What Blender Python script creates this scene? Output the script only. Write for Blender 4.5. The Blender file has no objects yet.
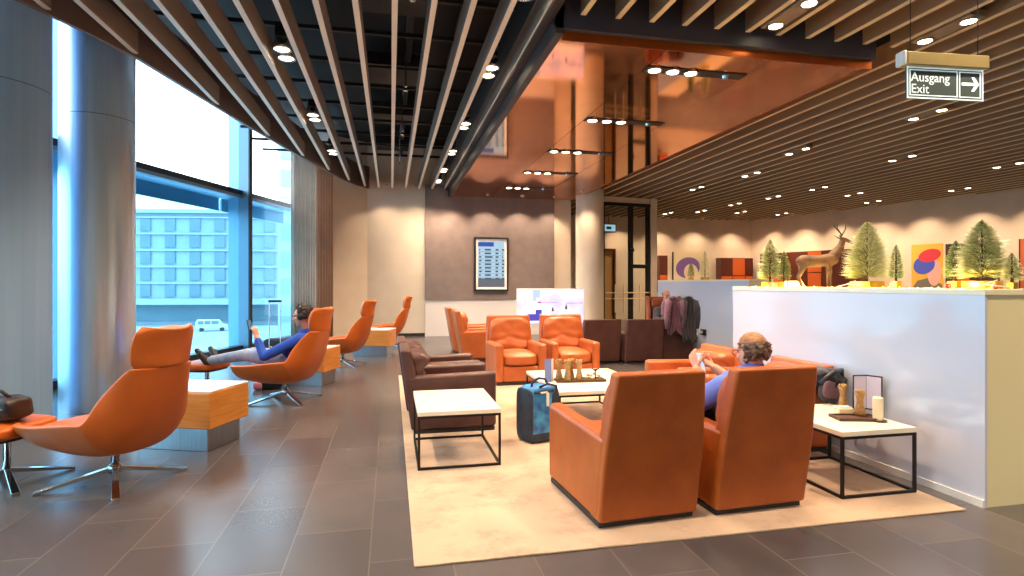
import bpy, bmesh, math, random
from mathutils import Vector, Matrix, Euler, noise
random.seed(7)
PI = math.pi
SC = bpy.context.scene
C = SC.collection
F = 565.0; TH = math.atan(121/565)

# ------------------------------------------------------------------ camera
cam = bpy.data.cameras.new('camera'); co = bpy.data.objects.new('camera', cam); C.objects.link(co)
co.location = (0, 0, 1.45); co.rotation_euler = (PI/2, 0, -TH)
cam.sensor_width = 36; cam.lens = F/1024*36; cam.shift_y = -5/1024; cam.clip_end = 1000
SC.camera = co
SC.view_settings.view_transform = 'Standard'; SC.view_settings.look = 'None'
SC.view_settings.gamma = 1; SC.view_settings.use_curve_mapping = False
SC.view_settings.exposure = 0.1

# ------------------------------------------------------------------ materials
def srgb(r, g, b):
    f = lambda v: (v/255/12.92) if v/255 <= .04045 else ((v/255+.055)/1.055)**2.4
    return (f(r), f(g), f(b), 1)
MATS = {}
def mat(name, col, rough=.5, metal=0, col2=None, scale=6, bump=0, bscale=60, emit=0, ecol=None, coat=0, trans=0, stretch=None, sheen=0, detail=4, spec=None):
    m = bpy.data.materials.new(name); m.use_nodes = True; nt = m.node_tree; n = nt.nodes; l = nt.links
    b = n['Principled BSDF']
    c1 = srgb(*col)
    b.inputs['Base Color'].default_value = c1; b.inputs['Roughness'].default_value = rough; b.inputs['Metallic'].default_value = metal
    if spec is not None: b.inputs['Specular IOR Level'].default_value = spec
    if coat: b.inputs['Coat Weight'].default_value = coat; b.inputs['Coat Roughness'].default_value = .04
    if trans: b.inputs['Transmission Weight'].default_value = trans
    if sheen: b.inputs['Sheen Weight'].default_value = sheen
    tc = n.new('ShaderNodeTexCoord'); mp = n.new('ShaderNodeMapping'); l.new(tc.outputs['Object'], mp.inputs[0])
    if stretch: mp.inputs['Scale'].default_value = stretch
    if col2:
        t = n.new('ShaderNodeTexNoise'); t.inputs['Scale'].default_value = scale; t.inputs['Detail'].default_value = detail
        l.new(mp.outputs[0], t.inputs['Vector'])
        r = n.new('ShaderNodeValToRGB'); r.color_ramp.elements[0].position = .35; r.color_ramp.elements[1].position = .65
        r.color_ramp.elements[0].color = c1; r.color_ramp.elements[1].color = srgb(*col2)
        l.new(t.outputs['Fac'], r.inputs[0]); l.new(r.outputs[0], b.inputs['Base Color'])
    if bump:
        t2 = n.new('ShaderNodeTexNoise'); t2.inputs['Scale'].default_value = bscale; t2.inputs['Detail'].default_value = 5
        l.new(mp.outputs[0], t2.inputs['Vector'])
        bp = n.new('ShaderNodeBump'); bp.inputs['Strength'].default_value = bump; bp.inputs['Distance'].default_value = .01
        l.new(t2.outputs['Fac'], bp.inputs['Height']); l.new(bp.outputs[0], b.inputs['Normal'])
    if emit:
        b.inputs['Emission Color'].default_value = srgb(*(ecol or col)); b.inputs['Emission Strength'].default_value = emit
    MATS[name] = m
    return m
M_orange = mat('orange_leather', (184,98,50), .33, col2=(170,86,40), scale=5, bump=.25, bscale=35)
M_orange_b = mat('cognac_leather', (176,88,28), .38, col2=(160,76,22), scale=5, bump=.2, bscale=50)
M_shell = mat('orange_shell_leather', (204,100,26), .42, col2=(190,90,22), scale=4, bump=.12, bscale=120)
M_brown = mat('dark_brown_leather', (92,58,52), .38, col2=(78,48,44), scale=6, bump=.2, bscale=60)
M_wing = mat('tan_brown_leather', (150,78,48), .4, col2=(135,68,42), scale=6, bump=.2, bscale=60)
M_plinth = mat('black_plinth', (38,34,34), .5)
M_chrome = mat('polished_chrome', (225,228,232), .12, 1)
M_steel = mat('brushed_steel', (190,195,200), .3, 1, col2=(175,180,186), scale=10, stretch=(8,8,.3))
M_column = mat('brushed_column_steel', (214,228,244), .3, .9, col2=(206,220,238), scale=3, stretch=(10,10,.1))  # pale blue cast of the window light is part of the steel colour
M_panel_b = mat('window_lit_cladding', (158,196,232), .42, .3, col2=(150,188,226), scale=2, stretch=(6,6,.1))  # blue of the window light put into the base colour
M_blacksteel = mat('black_steel', (38,34,34), .4, .6)
M_white = mat('white_lacquer', (240,236,226), .25, coat=.3)
M_tabletop = mat('cream_tabletop', (240,232,212), .3, coat=.3)
M_wood = mat('warm_oak', (214,140,60), .4, col2=(196,120,46), scale=3, stretch=(1,1,14))
M_gloss = mat('white_gloss_partition', (206,212,226), .09, coat=.6)
M_partside = mat('cream_partition_end', (232,224,180), .3)
M_partcap = mat('cream_ledge', (238,230,200), .25)
M_cream = mat('cream_plaster', (222,205,182), .7, col2=(216,198,174), scale=2)
M_creamwarm = mat('beige_plaster', (230,206,178), .7, col2=(222,198,170), scale=2)
M_greywall = mat('taupe_wall_panel', (128,112,106), .65, col2=(120,104,98), scale=4)
M_lowwall = mat('pale_lower_wall', (222,214,208), .4)
M_dark = mat('black_plenum', (16,16,19), .8)
M_duct = mat('dark_duct', (48,44,46), .5, .4, col2=(36,34,36), scale=3)
M_slat = mat('grey_brown_slat', (148,132,118), .55, col2=(136,120,106), scale=2, stretch=(4,.3,4))
M_slat2 = mat('beige_brown_slat', (160,128,98), .55, col2=(148,116,88), scale=2, stretch=(4,.3,4))
M_slat_lit = mat('pale_lit_underside', (228,214,192), .5)  # lit slat bottoms put into colour; slat bodies kept darker for shade
M_slat_lit2 = mat('cream_lit_underside', (240,214,168), .5)
M_fascia = mat('ceiling_edge_band', (110,92,84), .5)
M_edge = mat('dark_edge_beam', (50,48,50), .5, .3)
M_copper = mat('copper_mirror_panel', (240,158,92), .06, 1, col2=(226,138,74), scale=1.2)
M_copperedge = mat('copper_edge', (190,104,52), .3, .9)
M_slot = mat('dark_slot', (44,32,26), .6)
M_lamp = mat('lamp_glow', (255,236,205), .4, emit=16, ecol=(255,232,196))
M_housing = mat('lamp_housing', (150,132,110), .45, .3)
M_ring = mat('lamp_ring_metal', (230,215,190), .25, .8)
M_curtain = mat('grey_curtain', (224,214,206), .85, col2=(214,204,196), scale=3, sheen=.3)
M_curtain2 = mat('brown_grey_curtain', (206,178,156), .85, col2=(196,166,146), scale=3, sheen=.3)
M_mull = mat('blue_grey_mullion', (120,160,186), .4, .3)
M_mulldark = mat('dark_mullion', (30,38,50), .4)
M_bfac = mat('office_facade', (150,166,176), .6, col2=(142,158,168), scale=.4)
M_bwin = mat('facade_glass', (100,124,138), .4, 0, col2=(110,134,148), scale=.3)
M_bband = mat('facade_band', (160,172,178), .6)
M_apron = mat('apron_ground', (172,182,186), .8, col2=(156,168,174), scale=.15)
M_carw = mat('white_car_paint', (206,210,214), .3)
M_tyre = mat('tyre_rubber', (60,62,66), .8)
M_skin = mat('skin', (222,160,130), .5, col2=(212,148,118), scale=20)
M_blueshirt = mat('bright_blue_shirt', (40,84,190), .8, col2=(32,70,168), scale=8, bump=.3, bscale=14)
M_lilac = mat('blue_violet_shirt', (112,128,206), .8, col2=(98,118,200), scale=8, bump=.3, bscale=14)
M_jeans = mat('faded_jeans', (170,180,204), .85, col2=(138,152,186), scale=12, bump=.2, bscale=20)
M_darktr = mat('black_trousers', (30,30,36), .85)
M_shoe = mat('dark_shoe', (42,38,42), .5)
M_hairdark = mat('dark_brown_hair', (44,34,32), .7, col2=(62,50,46), scale=40, bump=.5, bscale=90)
M_hairgrey = mat('grey_brown_hair', (124,96,74), .7, col2=(84,64,50), scale=30, bump=.5, bscale=90)
M_blackpl = mat('black_plastic', (24,24,27), .35)
M_phone = mat('white_phone', (236,240,246), .3)
M_bagbr = mat('dark_brown_bag_leather', (50,34,30), .4, col2=(38,26,24), scale=9, bump=.3, bscale=50)
M_goldm = mat('brass', (212,160,80), .3, .9)
M_casefab = mat('blue_print_suitcase', (24,70,150), .45, col2=(60,160,215), scale=9)
M_casedark = mat('navy_black_fabric', (26,34,52), .7, col2=(44,52,66), scale=10)
M_trunk = mat('dark_trunk', (60,44,30), .8)
M_gift = mat('gold_wrapped_pot', (222,176,52), .3, .35, col2=(200,150,40), scale=20)
M_deer = mat('deer_coat', (120,84,46), .6, col2=(86,56,32), scale=14, bump=.3, bscale=40)
M_antler = mat('antler', (70,48,30), .6)
M_cabd = mat('dark_walnut_cabinet', (92,40,26), .4, coat=.2)
M_cabo = mat('orange_wood_cabinet', (208,96,38), .4, coat=.2)
M_signbar = mat('champagne_bar', (168,152,104), .35, .5)
M_signplate = mat('sign_plate_grey', (72,84,84), .3)
M_signwhite = mat('sign_white', (235,245,245), .4, emit=.45, ecol=(225,240,240))
M_doorframe = mat('dark_door_frame', (48,42,40), .4, .4)
M_rail = mat('pale_wood_rail', (206,180,140), .5)
M_tweed = mat('plum_tweed', (142,92,108), .9, col2=(96,64,84), scale=60, sheen=.4)
M_charcoal = mat('charcoal_cloth', (50,48,54), .9, col2=(62,58,64), scale=20, sheen=.3)
M_pretzel = mat('pretzel_gold', (222,164,84), .6, col2=(240,200,130), scale=40)
M_jarglass = mat('clear_glass', (250,250,250), .03, trans=1)
M_candle = mat('ivory_wax', (240,226,190), .5)
M_slate = mat('dark_wood_tray', (84,52,36), .5)
M_bluecard = mat('blue_card', (112,126,186), .5)
M_whitecard = mat('ivory_card', (240,228,214), .6)
M_menuframe = mat('black_menu_frame', (40,38,44), .4)
M_lilaccard = mat('lilac_card', (218,206,222), .5)
M_wreath = mat('gold_leaf_decor', (226,160,80), .4, .3, col2=(240,200,120), scale=30)
M_socket = mat('white_plastic', (230,228,222), .4)
M_red = mat('red_bauble', (190,30,30), .15, coat=.5)
M_pinkbag = mat('pink_cloth', (200,120,140), .8)

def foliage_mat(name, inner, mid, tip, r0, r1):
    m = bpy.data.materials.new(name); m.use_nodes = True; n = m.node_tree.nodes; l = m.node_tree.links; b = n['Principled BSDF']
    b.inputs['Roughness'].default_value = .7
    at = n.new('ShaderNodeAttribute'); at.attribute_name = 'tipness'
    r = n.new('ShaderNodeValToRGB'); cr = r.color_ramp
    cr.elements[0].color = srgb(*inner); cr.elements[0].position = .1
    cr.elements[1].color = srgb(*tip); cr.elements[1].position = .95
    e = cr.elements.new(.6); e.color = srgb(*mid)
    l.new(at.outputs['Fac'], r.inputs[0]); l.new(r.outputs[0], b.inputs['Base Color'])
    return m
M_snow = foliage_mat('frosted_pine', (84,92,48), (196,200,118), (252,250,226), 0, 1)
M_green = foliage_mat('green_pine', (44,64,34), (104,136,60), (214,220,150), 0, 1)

for mm in (M_curtain, M_curtain2):
    n = mm.node_tree.nodes; l = mm.node_tree.links; b = n['Principled BSDF']; tr = n.new('ShaderNodeBsdfTranslucent'); mx = n.new('ShaderNodeMixShader')
    l.new(b.inputs['Base Color'].links[0].from_socket, tr.inputs[0]); mx.inputs[0].default_value = .5; l.new(b.outputs[0], mx.inputs[1]); l.new(tr.outputs[0], mx.inputs[2]); l.new(mx.outputs[0], n['Material Output'].inputs[0])
def floor_mat():
    m = bpy.data.materials.new('stone_floor_tiles'); m.use_nodes = True; n = m.node_tree.nodes; l = m.node_tree.links; b = n['Principled BSDF']
    tc = n.new('ShaderNodeTexCoord'); sp = n.new('ShaderNodeSeparateXYZ'); l.new(tc.outputs['Object'], sp.inputs[0])
    ax = n.new('ShaderNodeMath'); ax.operation = 'ADD'; ax.inputs[1].default_value = .11; l.new(sp.outputs[0], ax.inputs[0])
    ay = n.new('ShaderNodeMath'); ay.operation = 'ADD'; ay.inputs[1].default_value = -4.29+.85; l.new(sp.outputs[1], ay.inputs[0])
    cb = n.new('ShaderNodeCombineXYZ'); l.new(ay.outputs[0], cb.inputs[0]); l.new(ax.outputs[0], cb.inputs[1])
    br = n.new('ShaderNodeTexBrick'); l.new(cb.outputs[0], br.inputs['Vector'])
    br.offset = .5; br.inputs['Scale'].default_value = 1; br.inputs['Brick Width'].default_value = .85; br.inputs['Row Height'].default_value = .425
    br.inputs['Mortar Size'].default_value = .0035; br.inputs['Mortar Smooth'].default_value = .1; br.inputs['Bias'].default_value = 0
    br.inputs['Color1'].default_value = srgb(86,81,82); br.inputs['Color2'].default_value = srgb(70,67,70); br.inputs['Mortar'].default_value = srgb(100,93,88)
    ns = n.new('ShaderNodeTexNoise'); ns.inputs['Scale'].default_value = .9; ns.inputs['Detail'].default_value = 5; ns.inputs['Roughness'].default_value = .5
    l.new(tc.outputs['Object'], ns.inputs['Vector'])
    rp = n.new('ShaderNodeValToRGB'); rp.color_ramp.elements[0].color = (.78,.78,.8,1); rp.color_ramp.elements[1].color = (1.2,1.14,1.08,1)
    rp.color_ramp.elements[0].position = .3; rp.color_ramp.elements[1].position = .7
    l.new(ns.outputs['Fac'], rp.inputs[0])
    mx = n.new('ShaderNodeMix'); mx.data_type = 'RGBA'; mx.blend_type = 'MULTIPLY'; mx.inputs[0].default_value = 1
    l.new(br.outputs['Color'], mx.inputs[6]); l.new(rp.outputs[0], mx.inputs[7]); l.new(mx.outputs[2], b.inputs['Base Color'])
    b.inputs['Roughness'].default_value = .27
    return m
M_floor = floor_mat()
def rug_mat():
    m = mat('beige_rug', (212,180,148), .95, col2=(192,160,128), scale=2.2, bump=.8, bscale=260, sheen=.3, detail=8)
    n = m.node_tree.nodes; l = m.node_tree.links; b = n['Principled BSDF']
    tc = n.new('ShaderNodeTexCoord'); t = n.new('ShaderNodeTexNoise'); t.inputs['Scale'].default_value = 2.6; t.inputs['Detail'].default_value = 9; t.inputs['Roughness'].default_value = .7
    l.new(tc.outputs['Object'], t.inputs['Vector'])
    r = n.new('ShaderNodeValToRGB'); r.color_ramp.elements[0].position = .28; r.color_ramp.elements[1].position = .5
    r.color_ramp.elements[0].color = (.52,.46,.42,1); r.color_ramp.elements[1].color = (1,1,1,1); l.new(t.outputs['Fac'], r.inputs[0])
    mx = n.new('ShaderNodeMix'); mx.data_type = 'RGBA'; mx.blend_type = 'MULTIPLY'; mx.inputs[0].default_value = 1
    src = b.inputs['Base Color'].links[0].from_socket
    l.new(src, mx.inputs[6]); l.new(r.outputs[0], mx.inputs[7]); l.new(mx.outputs[2], b.inputs['Base Color'])
    return m
M_rug = rug_mat()
def glass_mat(name, tint, gl=.08):
    m = bpy.data.materials.new(name); m.use_nodes = True; n = m.node_tree.nodes; l = m.node_tree.links
    n.remove(n['Principled BSDF']); out = n['Material Output']
    tr = n.new('ShaderNodeBsdfTransparent'); tr.inputs[0].default_value = tint
    g = n.new('ShaderNodeBsdfGlossy'); g.inputs['Roughness'].default_value = .02
    mx = n.new('ShaderNodeMixShader'); fr = n.new('ShaderNodeLayerWeight'); fr.inputs[0].default_value = gl
    l.new(fr.outputs['Fresnel'], mx.inputs[0]); l.new(tr.outputs[0], mx.inputs[1]); l.new(g.outputs[0], mx.inputs[2]); l.new(mx.outputs[0], out.inputs[0])
    return m
M_winglass = glass_mat('blue_tinted_window_glass', (.52,.76,.87,1))
M_upglass = glass_mat('clear_upper_glass', (.86,.95,1,1))
M_doorglass = glass_mat('door_glass', (.86,.88,.86,1), .12)

# ------------------------------------------------------------------ mesh helpers
def link(name, me, m=None, parent=None, smooth=False):
    o = bpy.data.objects.new(name, me); C.objects.link(o)
    if m:
        for k in (m if isinstance(m, (list, tuple)) else [m]): me.materials.append(k)
    if parent: o.parent = parent
    if smooth:
        for p in me.polygons: p.use_smooth = True
    return o
def obj(name, bm, m=None, parent=None, smooth=False, bev=0, seg=2):
    bmesh.ops.recalc_face_normals(bm, faces=bm.faces)
    me = bpy.data.meshes.new(name); bm.to_mesh(me); bm.free()
    o = link(name, me, m, parent, smooth)
    if bev:
        md = o.modifiers.new('bevel', 'BEVEL'); md.width = bev; md.segments = seg; md.limit_method = 'ANGLE'; md.angle_limit = .6
        for p in me.polygons: p.use_smooth = True
        try:
            md.harden_normals = True
        except Exception: pass
    return o
def tag(o, label=None, cat=None, group=None, kind=None):
    if label: o['label'] = label
    if cat: o['category'] = cat
    if group: o['group'] = group
    if kind: o['kind'] = kind
    return o
def struct(o): o['kind'] = 'structure'; return o
def empty(name, loc, rz=0, label=None, cat=None, group=None):
    o = bpy.data.objects.new(name, None); C.objects.link(o); o.location = loc; o.rotation_euler = (0, 0, rz); o.empty_display_size = .1
    return tag(o, label, cat, group)
def kids(o): return [c for c in bpy.data.objects if c.parent == o]
def copy_tree(o, parent=None):
    c = o.copy(); C.objects.link(c)
    if parent: c.parent = parent
    for ch in kids(o):
        if ch != c: copy_tree(ch, c)
    return c
def dup(o, loc, rz, label, group=None):
    c = copy_tree(o); c.location = loc; c.rotation_euler = (0, 0, rz); c['label'] = label
    if group: c['group'] = group
    return c
def box(bm, x0, x1, y0, y1, z0, z1, mx=None):
    v = [bm.verts.new(p) for p in [(x0,y0,z0),(x1,y0,z0),(x1,y1,z0),(x0,y1,z0),(x0,y0,z1),(x1,y0,z1),(x1,y1,z1),(x0,y1,z1)]]
    for f in [(3,2,1,0),(4,5,6,7),(0,1,5,4),(1,2,6,5),(2,3,7,6),(3,0,4,7)]: bm.faces.new([v[i] for i in f])
    if mx:
        for q in v: q.co = mx @ q.co
    return v
def hexa(bm, pts):
    v = [bm.verts.new(p) for p in pts]
    for f in [(3,2,1,0),(4,5,6,7),(0,1,5,4),(1,2,6,5),(2,3,7,6),(3,0,4,7)]: bm.faces.new([v[i] for i in f])
def prism(bm, poly, fn, a, b):
    """extrude 2-D polygon; fn(u, v, t) -> 3-D"""
    A = [bm.verts.new(fn(u, v, a)) for u, v in poly]; B = [bm.verts.new(fn(u, v, b)) for u, v in poly]
    n = len(poly); bm.faces.new(A[::-1]); bm.faces.new(B)
    for i in range(n): bm.faces.new([A[i], A[(i+1) % n], B[(i+1) % n], B[i]])
def frames(pts):
    pts = [Vector(p) for p in pts]; out = []; up = None
    for i, p in enumerate(pts):
        t = (pts[min(i+1, len(pts)-1)]-pts[max(i-1, 0)]).normalized()
        if up is None: up = Vector((0,0,1)) if abs(t.z) < .9 else Vector((1,0,0))
        a = t.cross(up).normalized(); up = a.cross(t).normalized(); out.append((p, a, up))
    return out
def tube(bm, pts, r, seg=10, cap=True):
    rs = r if isinstance(r, (list, tuple)) else [r]*len(pts)
    rings = []
    for (p, a, u), rr in zip(frames(pts), rs):
        rings.append([bm.verts.new(p+(a*math.cos(2*PI*k/seg)+u*math.sin(2*PI*k/seg))*rr) for k in range(seg)])
    for A, B in zip(rings, rings[1:]):
        for k in range(seg): bm.faces.new([A[k], A[(k+1) % seg], B[(k+1) % seg], B[k]])
    if cap: bm.faces.new(rings[0][::-1]); bm.faces.new(rings[-1])
def capsule(bm, p0, p1, r0, r1, seg=12):
    p0 = Vector(p0); p1 = Vector(p1); t = (p1-p0).normalized(); pts = []; rs = []
    for a in (85, 60, 30): pts.append(p0-t*r0*math.sin(math.radians(a))); rs.append(r0*math.cos(math.radians(a)))
    pts.append(p0); rs.append(r0); pts.append(p1); rs.append(r1)
    for a in (30, 60, 85): pts.append(p1+t*r1*math.sin(math.radians(a))); rs.append(r1*math.cos(math.radians(a)))
    tube(bm, pts, rs, seg)
def lathe(bm, prof, c=(0,0,0), seg=24, closed_ends=True):
    rings = []
    for r, z in prof:
        rings.append([bm.verts.new((c[0]+r*math.cos(2*PI*k/seg), c[1]+r*math.sin(2*PI*k/seg), c[2]+z)) for k in range(seg)])
    for A, B in zip(rings, rings[1:]):
        for k in range(seg): bm.faces.new([A[k], A[(k+1) % seg], B[(k+1) % seg], B[k]])
    if closed_ends: bm.faces.new(rings[0][::-1]); bm.faces.new(rings[-1])
def ellipsoid(bm, c, r, R=None, sub=3):
    g = bmesh.ops.create_icosphere(bm, subdivisions=sub, radius=1)
    for v in g['verts']:
        q = Vector((v.co.x*r[0], v.co.y*r[1], v.co.z*r[2]))
        if R: q = R @ q
        v.co = q+Vector(c)
def softbox(bm, c, s, k=6, n=10, mx=None, bulge=0):
    """rounded cushion: cube surface mapped to a superellipsoid; s = half sizes"""
    tb = bmesh.new(); bmesh.ops.create_cube(tb, size=2); bmesh.ops.subdivide_edges(tb, edges=tb.edges, cuts=n, use_grid_fill=True)
    for v in tb.verts:
        x, y, z = v.co; r = (abs(x)**k+abs(y)**k+abs(z)**k)**(-1/k)
        q = Vector((x*r*s[0], y*r*s[1], z*r*s[2]))
        if bulge: q.z += bulge*max(0, 1-x*x)*max(0, 1-y*y)*(1 if z > 0 else 0)
        q += Vector(c)
        if mx: q = mx @ q
        v.co = q
    me = bpy.data.meshes.new('t'); tb.to_mesh(me); tb.free(); bm.from_mesh(me); bpy.data.meshes.remove(me)
def remesh(o, vox, it=4, f=.5):
    md = o.modifiers.new('remesh', 'REMESH'); md.mode = 'VOXEL'; md.voxel_size = vox; md.use_smooth_shade = True
    if it: s = o.modifiers.new('smooth', 'SMOOTH'); s.factor = f; s.iterations = it
    return o
def text_mesh(s, size, m, parent, loc, rot, name='lettering', ext=.001):
    cu = bpy.data.curves.new('t', 'FONT'); cu.body = s; cu.size = size; cu.extrude = ext; cu.resolution_u = 3
    to = bpy.data.objects.new('t', cu); C.objects.link(to); bpy.context.view_layer.update()
    me = bpy.data.meshes.new_from_object(to.evaluated_get(bpy.context.evaluated_depsgraph_get()))
    bpy.data.objects.remove(to); bpy.data.curves.remove(cu)
    me.materials.clear(); o = link(name, me, m, parent); o.location = loc; o.rotation_euler = rot
    return o
cT, sT = math.cos(TH), math.sin(TH)
def at(px, py, z=0):
    d = (z-1.45)*F/(283-py); xc = (px-512)/F*d
    return (xc*cT+d*sT, -xc*sT+d*cT)

# ================================================================== ROOM SHELL
def gx(y): return -4.01+.33*(y-10.16)         # glass line
ZC = 4.0; ZQ = 3.82   # slat underside, copper underside
FP = [(gx(-3.3)-.12,-3.3),(24,-3.3),(24,23),(gx(17)+1.2,23),(gx(15.9)-.12,15.9)]
bm = bmesh.new(); prism(bm, FP, lambda u,v,t:(u,v,t), -.15, 0); struct(obj('floor', bm, M_floor))
bm = bmesh.new(); box(bm, .115, 3.58, 2.91, 9.0, 0, .012)
rug = obj('area_rug', bm, M_rug, bev=.005); tag(rug, 'large beige area rug under the leather armchairs', 'rug')
CW = [(14.65,20.5),(16.8,12.3),(21.0,-3.2)]     # right wall line
def wallseg(bm, p, q, z0, z1, t=.15):
    p = Vector((p[0],p[1],0)); q = Vector((q[0],q[1],0)); d = (q-p).normalized(); nrm = Vector((d.y,-d.x,0))*t
    hexa(bm, [Vector((*v.xy, z)) for z in (z0, z1) for v in (p, q, q+nrm, p+nrm)])
bm = bmesh.new(); wallseg(bm, (4.9,20.8), (14.57,20.8), 0, 5.2, -.15); struct(obj('wall_back', bm, M_creamwarm))
bm = bmesh.new(); wallseg(bm, CW[0], CW[1], 0, 5.2, -.15); wallseg(bm, CW[1], CW[2], 0, 5.2, -.15); wallseg(bm, (14.57,20.8), CW[0], 0, 5.2, -.15)
struct(obj('wall_right', bm, M_creamwarm))
bm = bmesh.new(); box(bm, gx(-3.3), 22.4, -3.35, -3.2, 0, 5.2); struct(obj('wall_behind', bm, M_cream))
# far lounge wall: cream, taupe panel, cream pier
bm = bmesh.new(); box(bm, -.62, 5.06, 15.55, 15.7, 0, 5.2); struct(obj('wall_far', bm, M_cream))
bm = bmesh.new(); box(bm, 5.0, 5.12, 15.7, 20.8, 0, 5.2); struct(obj('wall_corridor', bm, M_cream))
bm = bmesh.new(); wallseg(bm, (-1.45,14.98), (-.62,15.55), 0, 5.2, -.12); struct(obj('wall_left', bm, M_cream))
bm = bmesh.new(); box(bm, .907, 4.54, 15.46, 15.549, .98, 4.1); struct(obj('wall_panel', bm, M_greywall))
bm = bmesh.new(); box(bm, .907, 4.54, 15.48, 15.549, .0, .978); struct(obj('wall_dado', bm, M_lowwall))
bm = bmesh.new(); box(bm, -.60, .90, 15.52, 15.549, 0, .09); struct(obj('baseboard_far', bm, M_edge))
# ceilings
slab = bpy.data.objects.new('ceiling', None)
bm = bmesh.new(); prism(bm, FP, lambda u,v,t:(u,v,t), 5.2, 5.35); slab = struct(obj('ceiling', bm, M_dark))
EDGE = [(-5.289, -3.2), (-4.344, 0.944), (-3.73, 3.778), (-3.305, 5.666), (-2.975, 6.469), (-2.767, 7.083), (-2.522, 8.339), (-2.191, 9.973), (-1.775, 11.805), (-1.199, 14.072), (-0.85, 15.11), (-0.567, 15.526)]
def edge_y(x):  # y where the curved edge cuts the line X = x
    for (xa,ya),(xb,yb) in zip(EDGE, EDGE[1:]):
        if xa <= x <= xb: return ya+(yb-ya)*(x-xa)/(xb-xa)
    return -3.2 if x < EDGE[0][0] else 15.53
bs1 = bmesh.new(); bs2 = bmesh.new()
bm = bmesh.new()
x = .034-.3515*15
while x < 1.45:
    y1 = min(edge_y(x), 15.53)
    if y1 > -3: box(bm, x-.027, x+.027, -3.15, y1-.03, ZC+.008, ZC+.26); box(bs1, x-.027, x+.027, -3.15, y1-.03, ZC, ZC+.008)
    x += .3515
s1 = obj('slat_grille', bm, M_slat, slab); tag(s1, 'grey-brown slats running towards the far wall')
bm = bmesh.new()
x = 1.79
while x < 21:
    yb = -3.15
    if x <= 14.6: y1 = 20.75
    elif x <= 16.8: y1 = 20.5-(x-14.65)*(8.2/2.15)-.1
    else: y1 = 12.3-(x-16.8)*(15.5/4.2)-.2
    if x < 5.4: y1 = 5.12
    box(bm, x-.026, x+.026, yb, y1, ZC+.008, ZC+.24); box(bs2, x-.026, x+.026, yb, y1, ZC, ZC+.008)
    x += .3515
s2 = obj('slat_grille', bm, M_slat2, slab); tag(s2, 'beige-brown slats over the counter side')
obj('lit_underside', bs1, M_slat_lit, s1); obj('lit_underside', bs2, M_slat_lit2, s2)  # slat undersides painted lighter, as if lit from below
bm = bmesh.new()   # curved rim of the left ceiling
for (xa,ya),(xb,yb) in zip(EDGE, EDGE[1:]):
    d = Vector((xb-xa, yb-ya, 0)).normalized(); n_ = Vector((-d.y, d.x, 0))*.05
    a = Vector((xa,ya,0)); b = Vector((xb,yb,0))
    hexa(bm, [Vector((*v.xy, z)) for z in (ZC-.03, 4.55) for v in (a, b, b+n_, a+n_)])
bmesh.ops.remove_doubles(bm, verts=bm.verts, dist=.0005)
obj('rim_band', bm, M_fascia, slab)
bm = bmesh.new(); box(bm, 1.43, 1.52, -3.15, 15.46, ZC-.03, 4.9); box(bm, 1.52, 1.60, 5.12, 15.46, ZQ-.01, ZC+.5)
obj('edge_beam', bm, M_edge, slab)
bm = bmesh.new(); box(bm, 1.52, 5.10, 5.12, 5.18, ZQ+.04, 5.2); obj('drop_fascia', bm, mat('blue_black_fascia', (60,60,72), .5), slab)
for i, (xa, xb) in enumerate([(1.60,2.735),(2.743,3.955),(3.963,5.08)]):
    bm = bmesh.new(); box(bm, xa, xb, 5.195, 15.45, ZQ, ZQ+.04); obj('copper_panel', bm, M_copper, slab)
bm = bmesh.new(); box(bm, 1.60, 5.10, 5.18, 5.195, ZQ-.05, ZQ+.1); box(bm, 5.08, 5.10, 5.195, 15.6, ZQ-.005, ZC+.2)
obj('copper_trim', bm, M_copperedge, slab)
# services in the dark plenum: ducts, rails, sprinklers
bm = bmesh.new()
for y in range(-2, 15, 1): box(bm, -3, 1.42, y+.4, y+.45, 4.62, 4.67)
for x in (-2.2,-.9,.25,.9): tube(bm, [(x,-3,4.9),(x,15.5,4.9)], .05, 8)
for y in (1.5,4.0,6.4,8.9,11.3,13.7): box(bm, -.35, .55, y, y+.7, 4.75, 5.0)
obj('service_ducts', bm, M_duct, slab)
bm = bmesh.new()
for y in (5.5,8.1,10.5,13.2):
    tube(bm, [(.2,y,5.1),(.2,y,4.24)], .012, 6); lathe(bm, [(.012,4.24),(.03,4.22),(.012,4.20),(.03,4.16),(.03,4.155)], (.2,y,0), 8)
obj('sprinkler_heads', bm, M_chrome, slab)

# ---- window facade
def gpt(y, z, off=0): return Vector((gx(y)-off*.95, y+off*.31, z))
win = []
def gquad(bm, y0, y1, z0, z1, o0=0, t=.02):
    hexa(bm, [gpt(y, z, o) for z in (z0, z1) for (y, o) in ((y0,o0),(y1,o0),(y1,o0+t),(y0,o0+t))])
MY = [-3.0, 1.0, 5.0, 9.0, 13.02, 15.6]
for i in range(5):
    w = struct(empty('window_%d' % (i+1), (0,0,0)))
    bm = bmesh.new(); gquad(bm, MY[i]+.04, MY[i+1]-.04, .12, 3.26, .1, .012); obj('lower_pane', bm, M_winglass, w)
    bm = bmesh.new(); gquad(bm, MY[i]+.04, MY[i+1]-.04, 3.42, 5.19, .1, .012); obj('upper_pane', bm, M_upglass, w)
    bm = bmesh.new(); gquad(bm, MY[i]+.04, MY[i+1]-.04, 3.32, 3.42, .02, .14); gquad(bm, MY[i]+.04, MY[i+1]-.04, .0, .12, .0, .2); obj('transom', bm, M_mulldark, w)
    bm = bmesh.new(); gquad(bm, MY[i]+.04, MY[i+1]-.04, 3.26, 3.32, .02, .55); gquad(bm, MY[i]+.04, MY[i+1]-.04, 3.0, 3.26, .55, .05); obj('sunshade', bm, M_mull, w)
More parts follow.
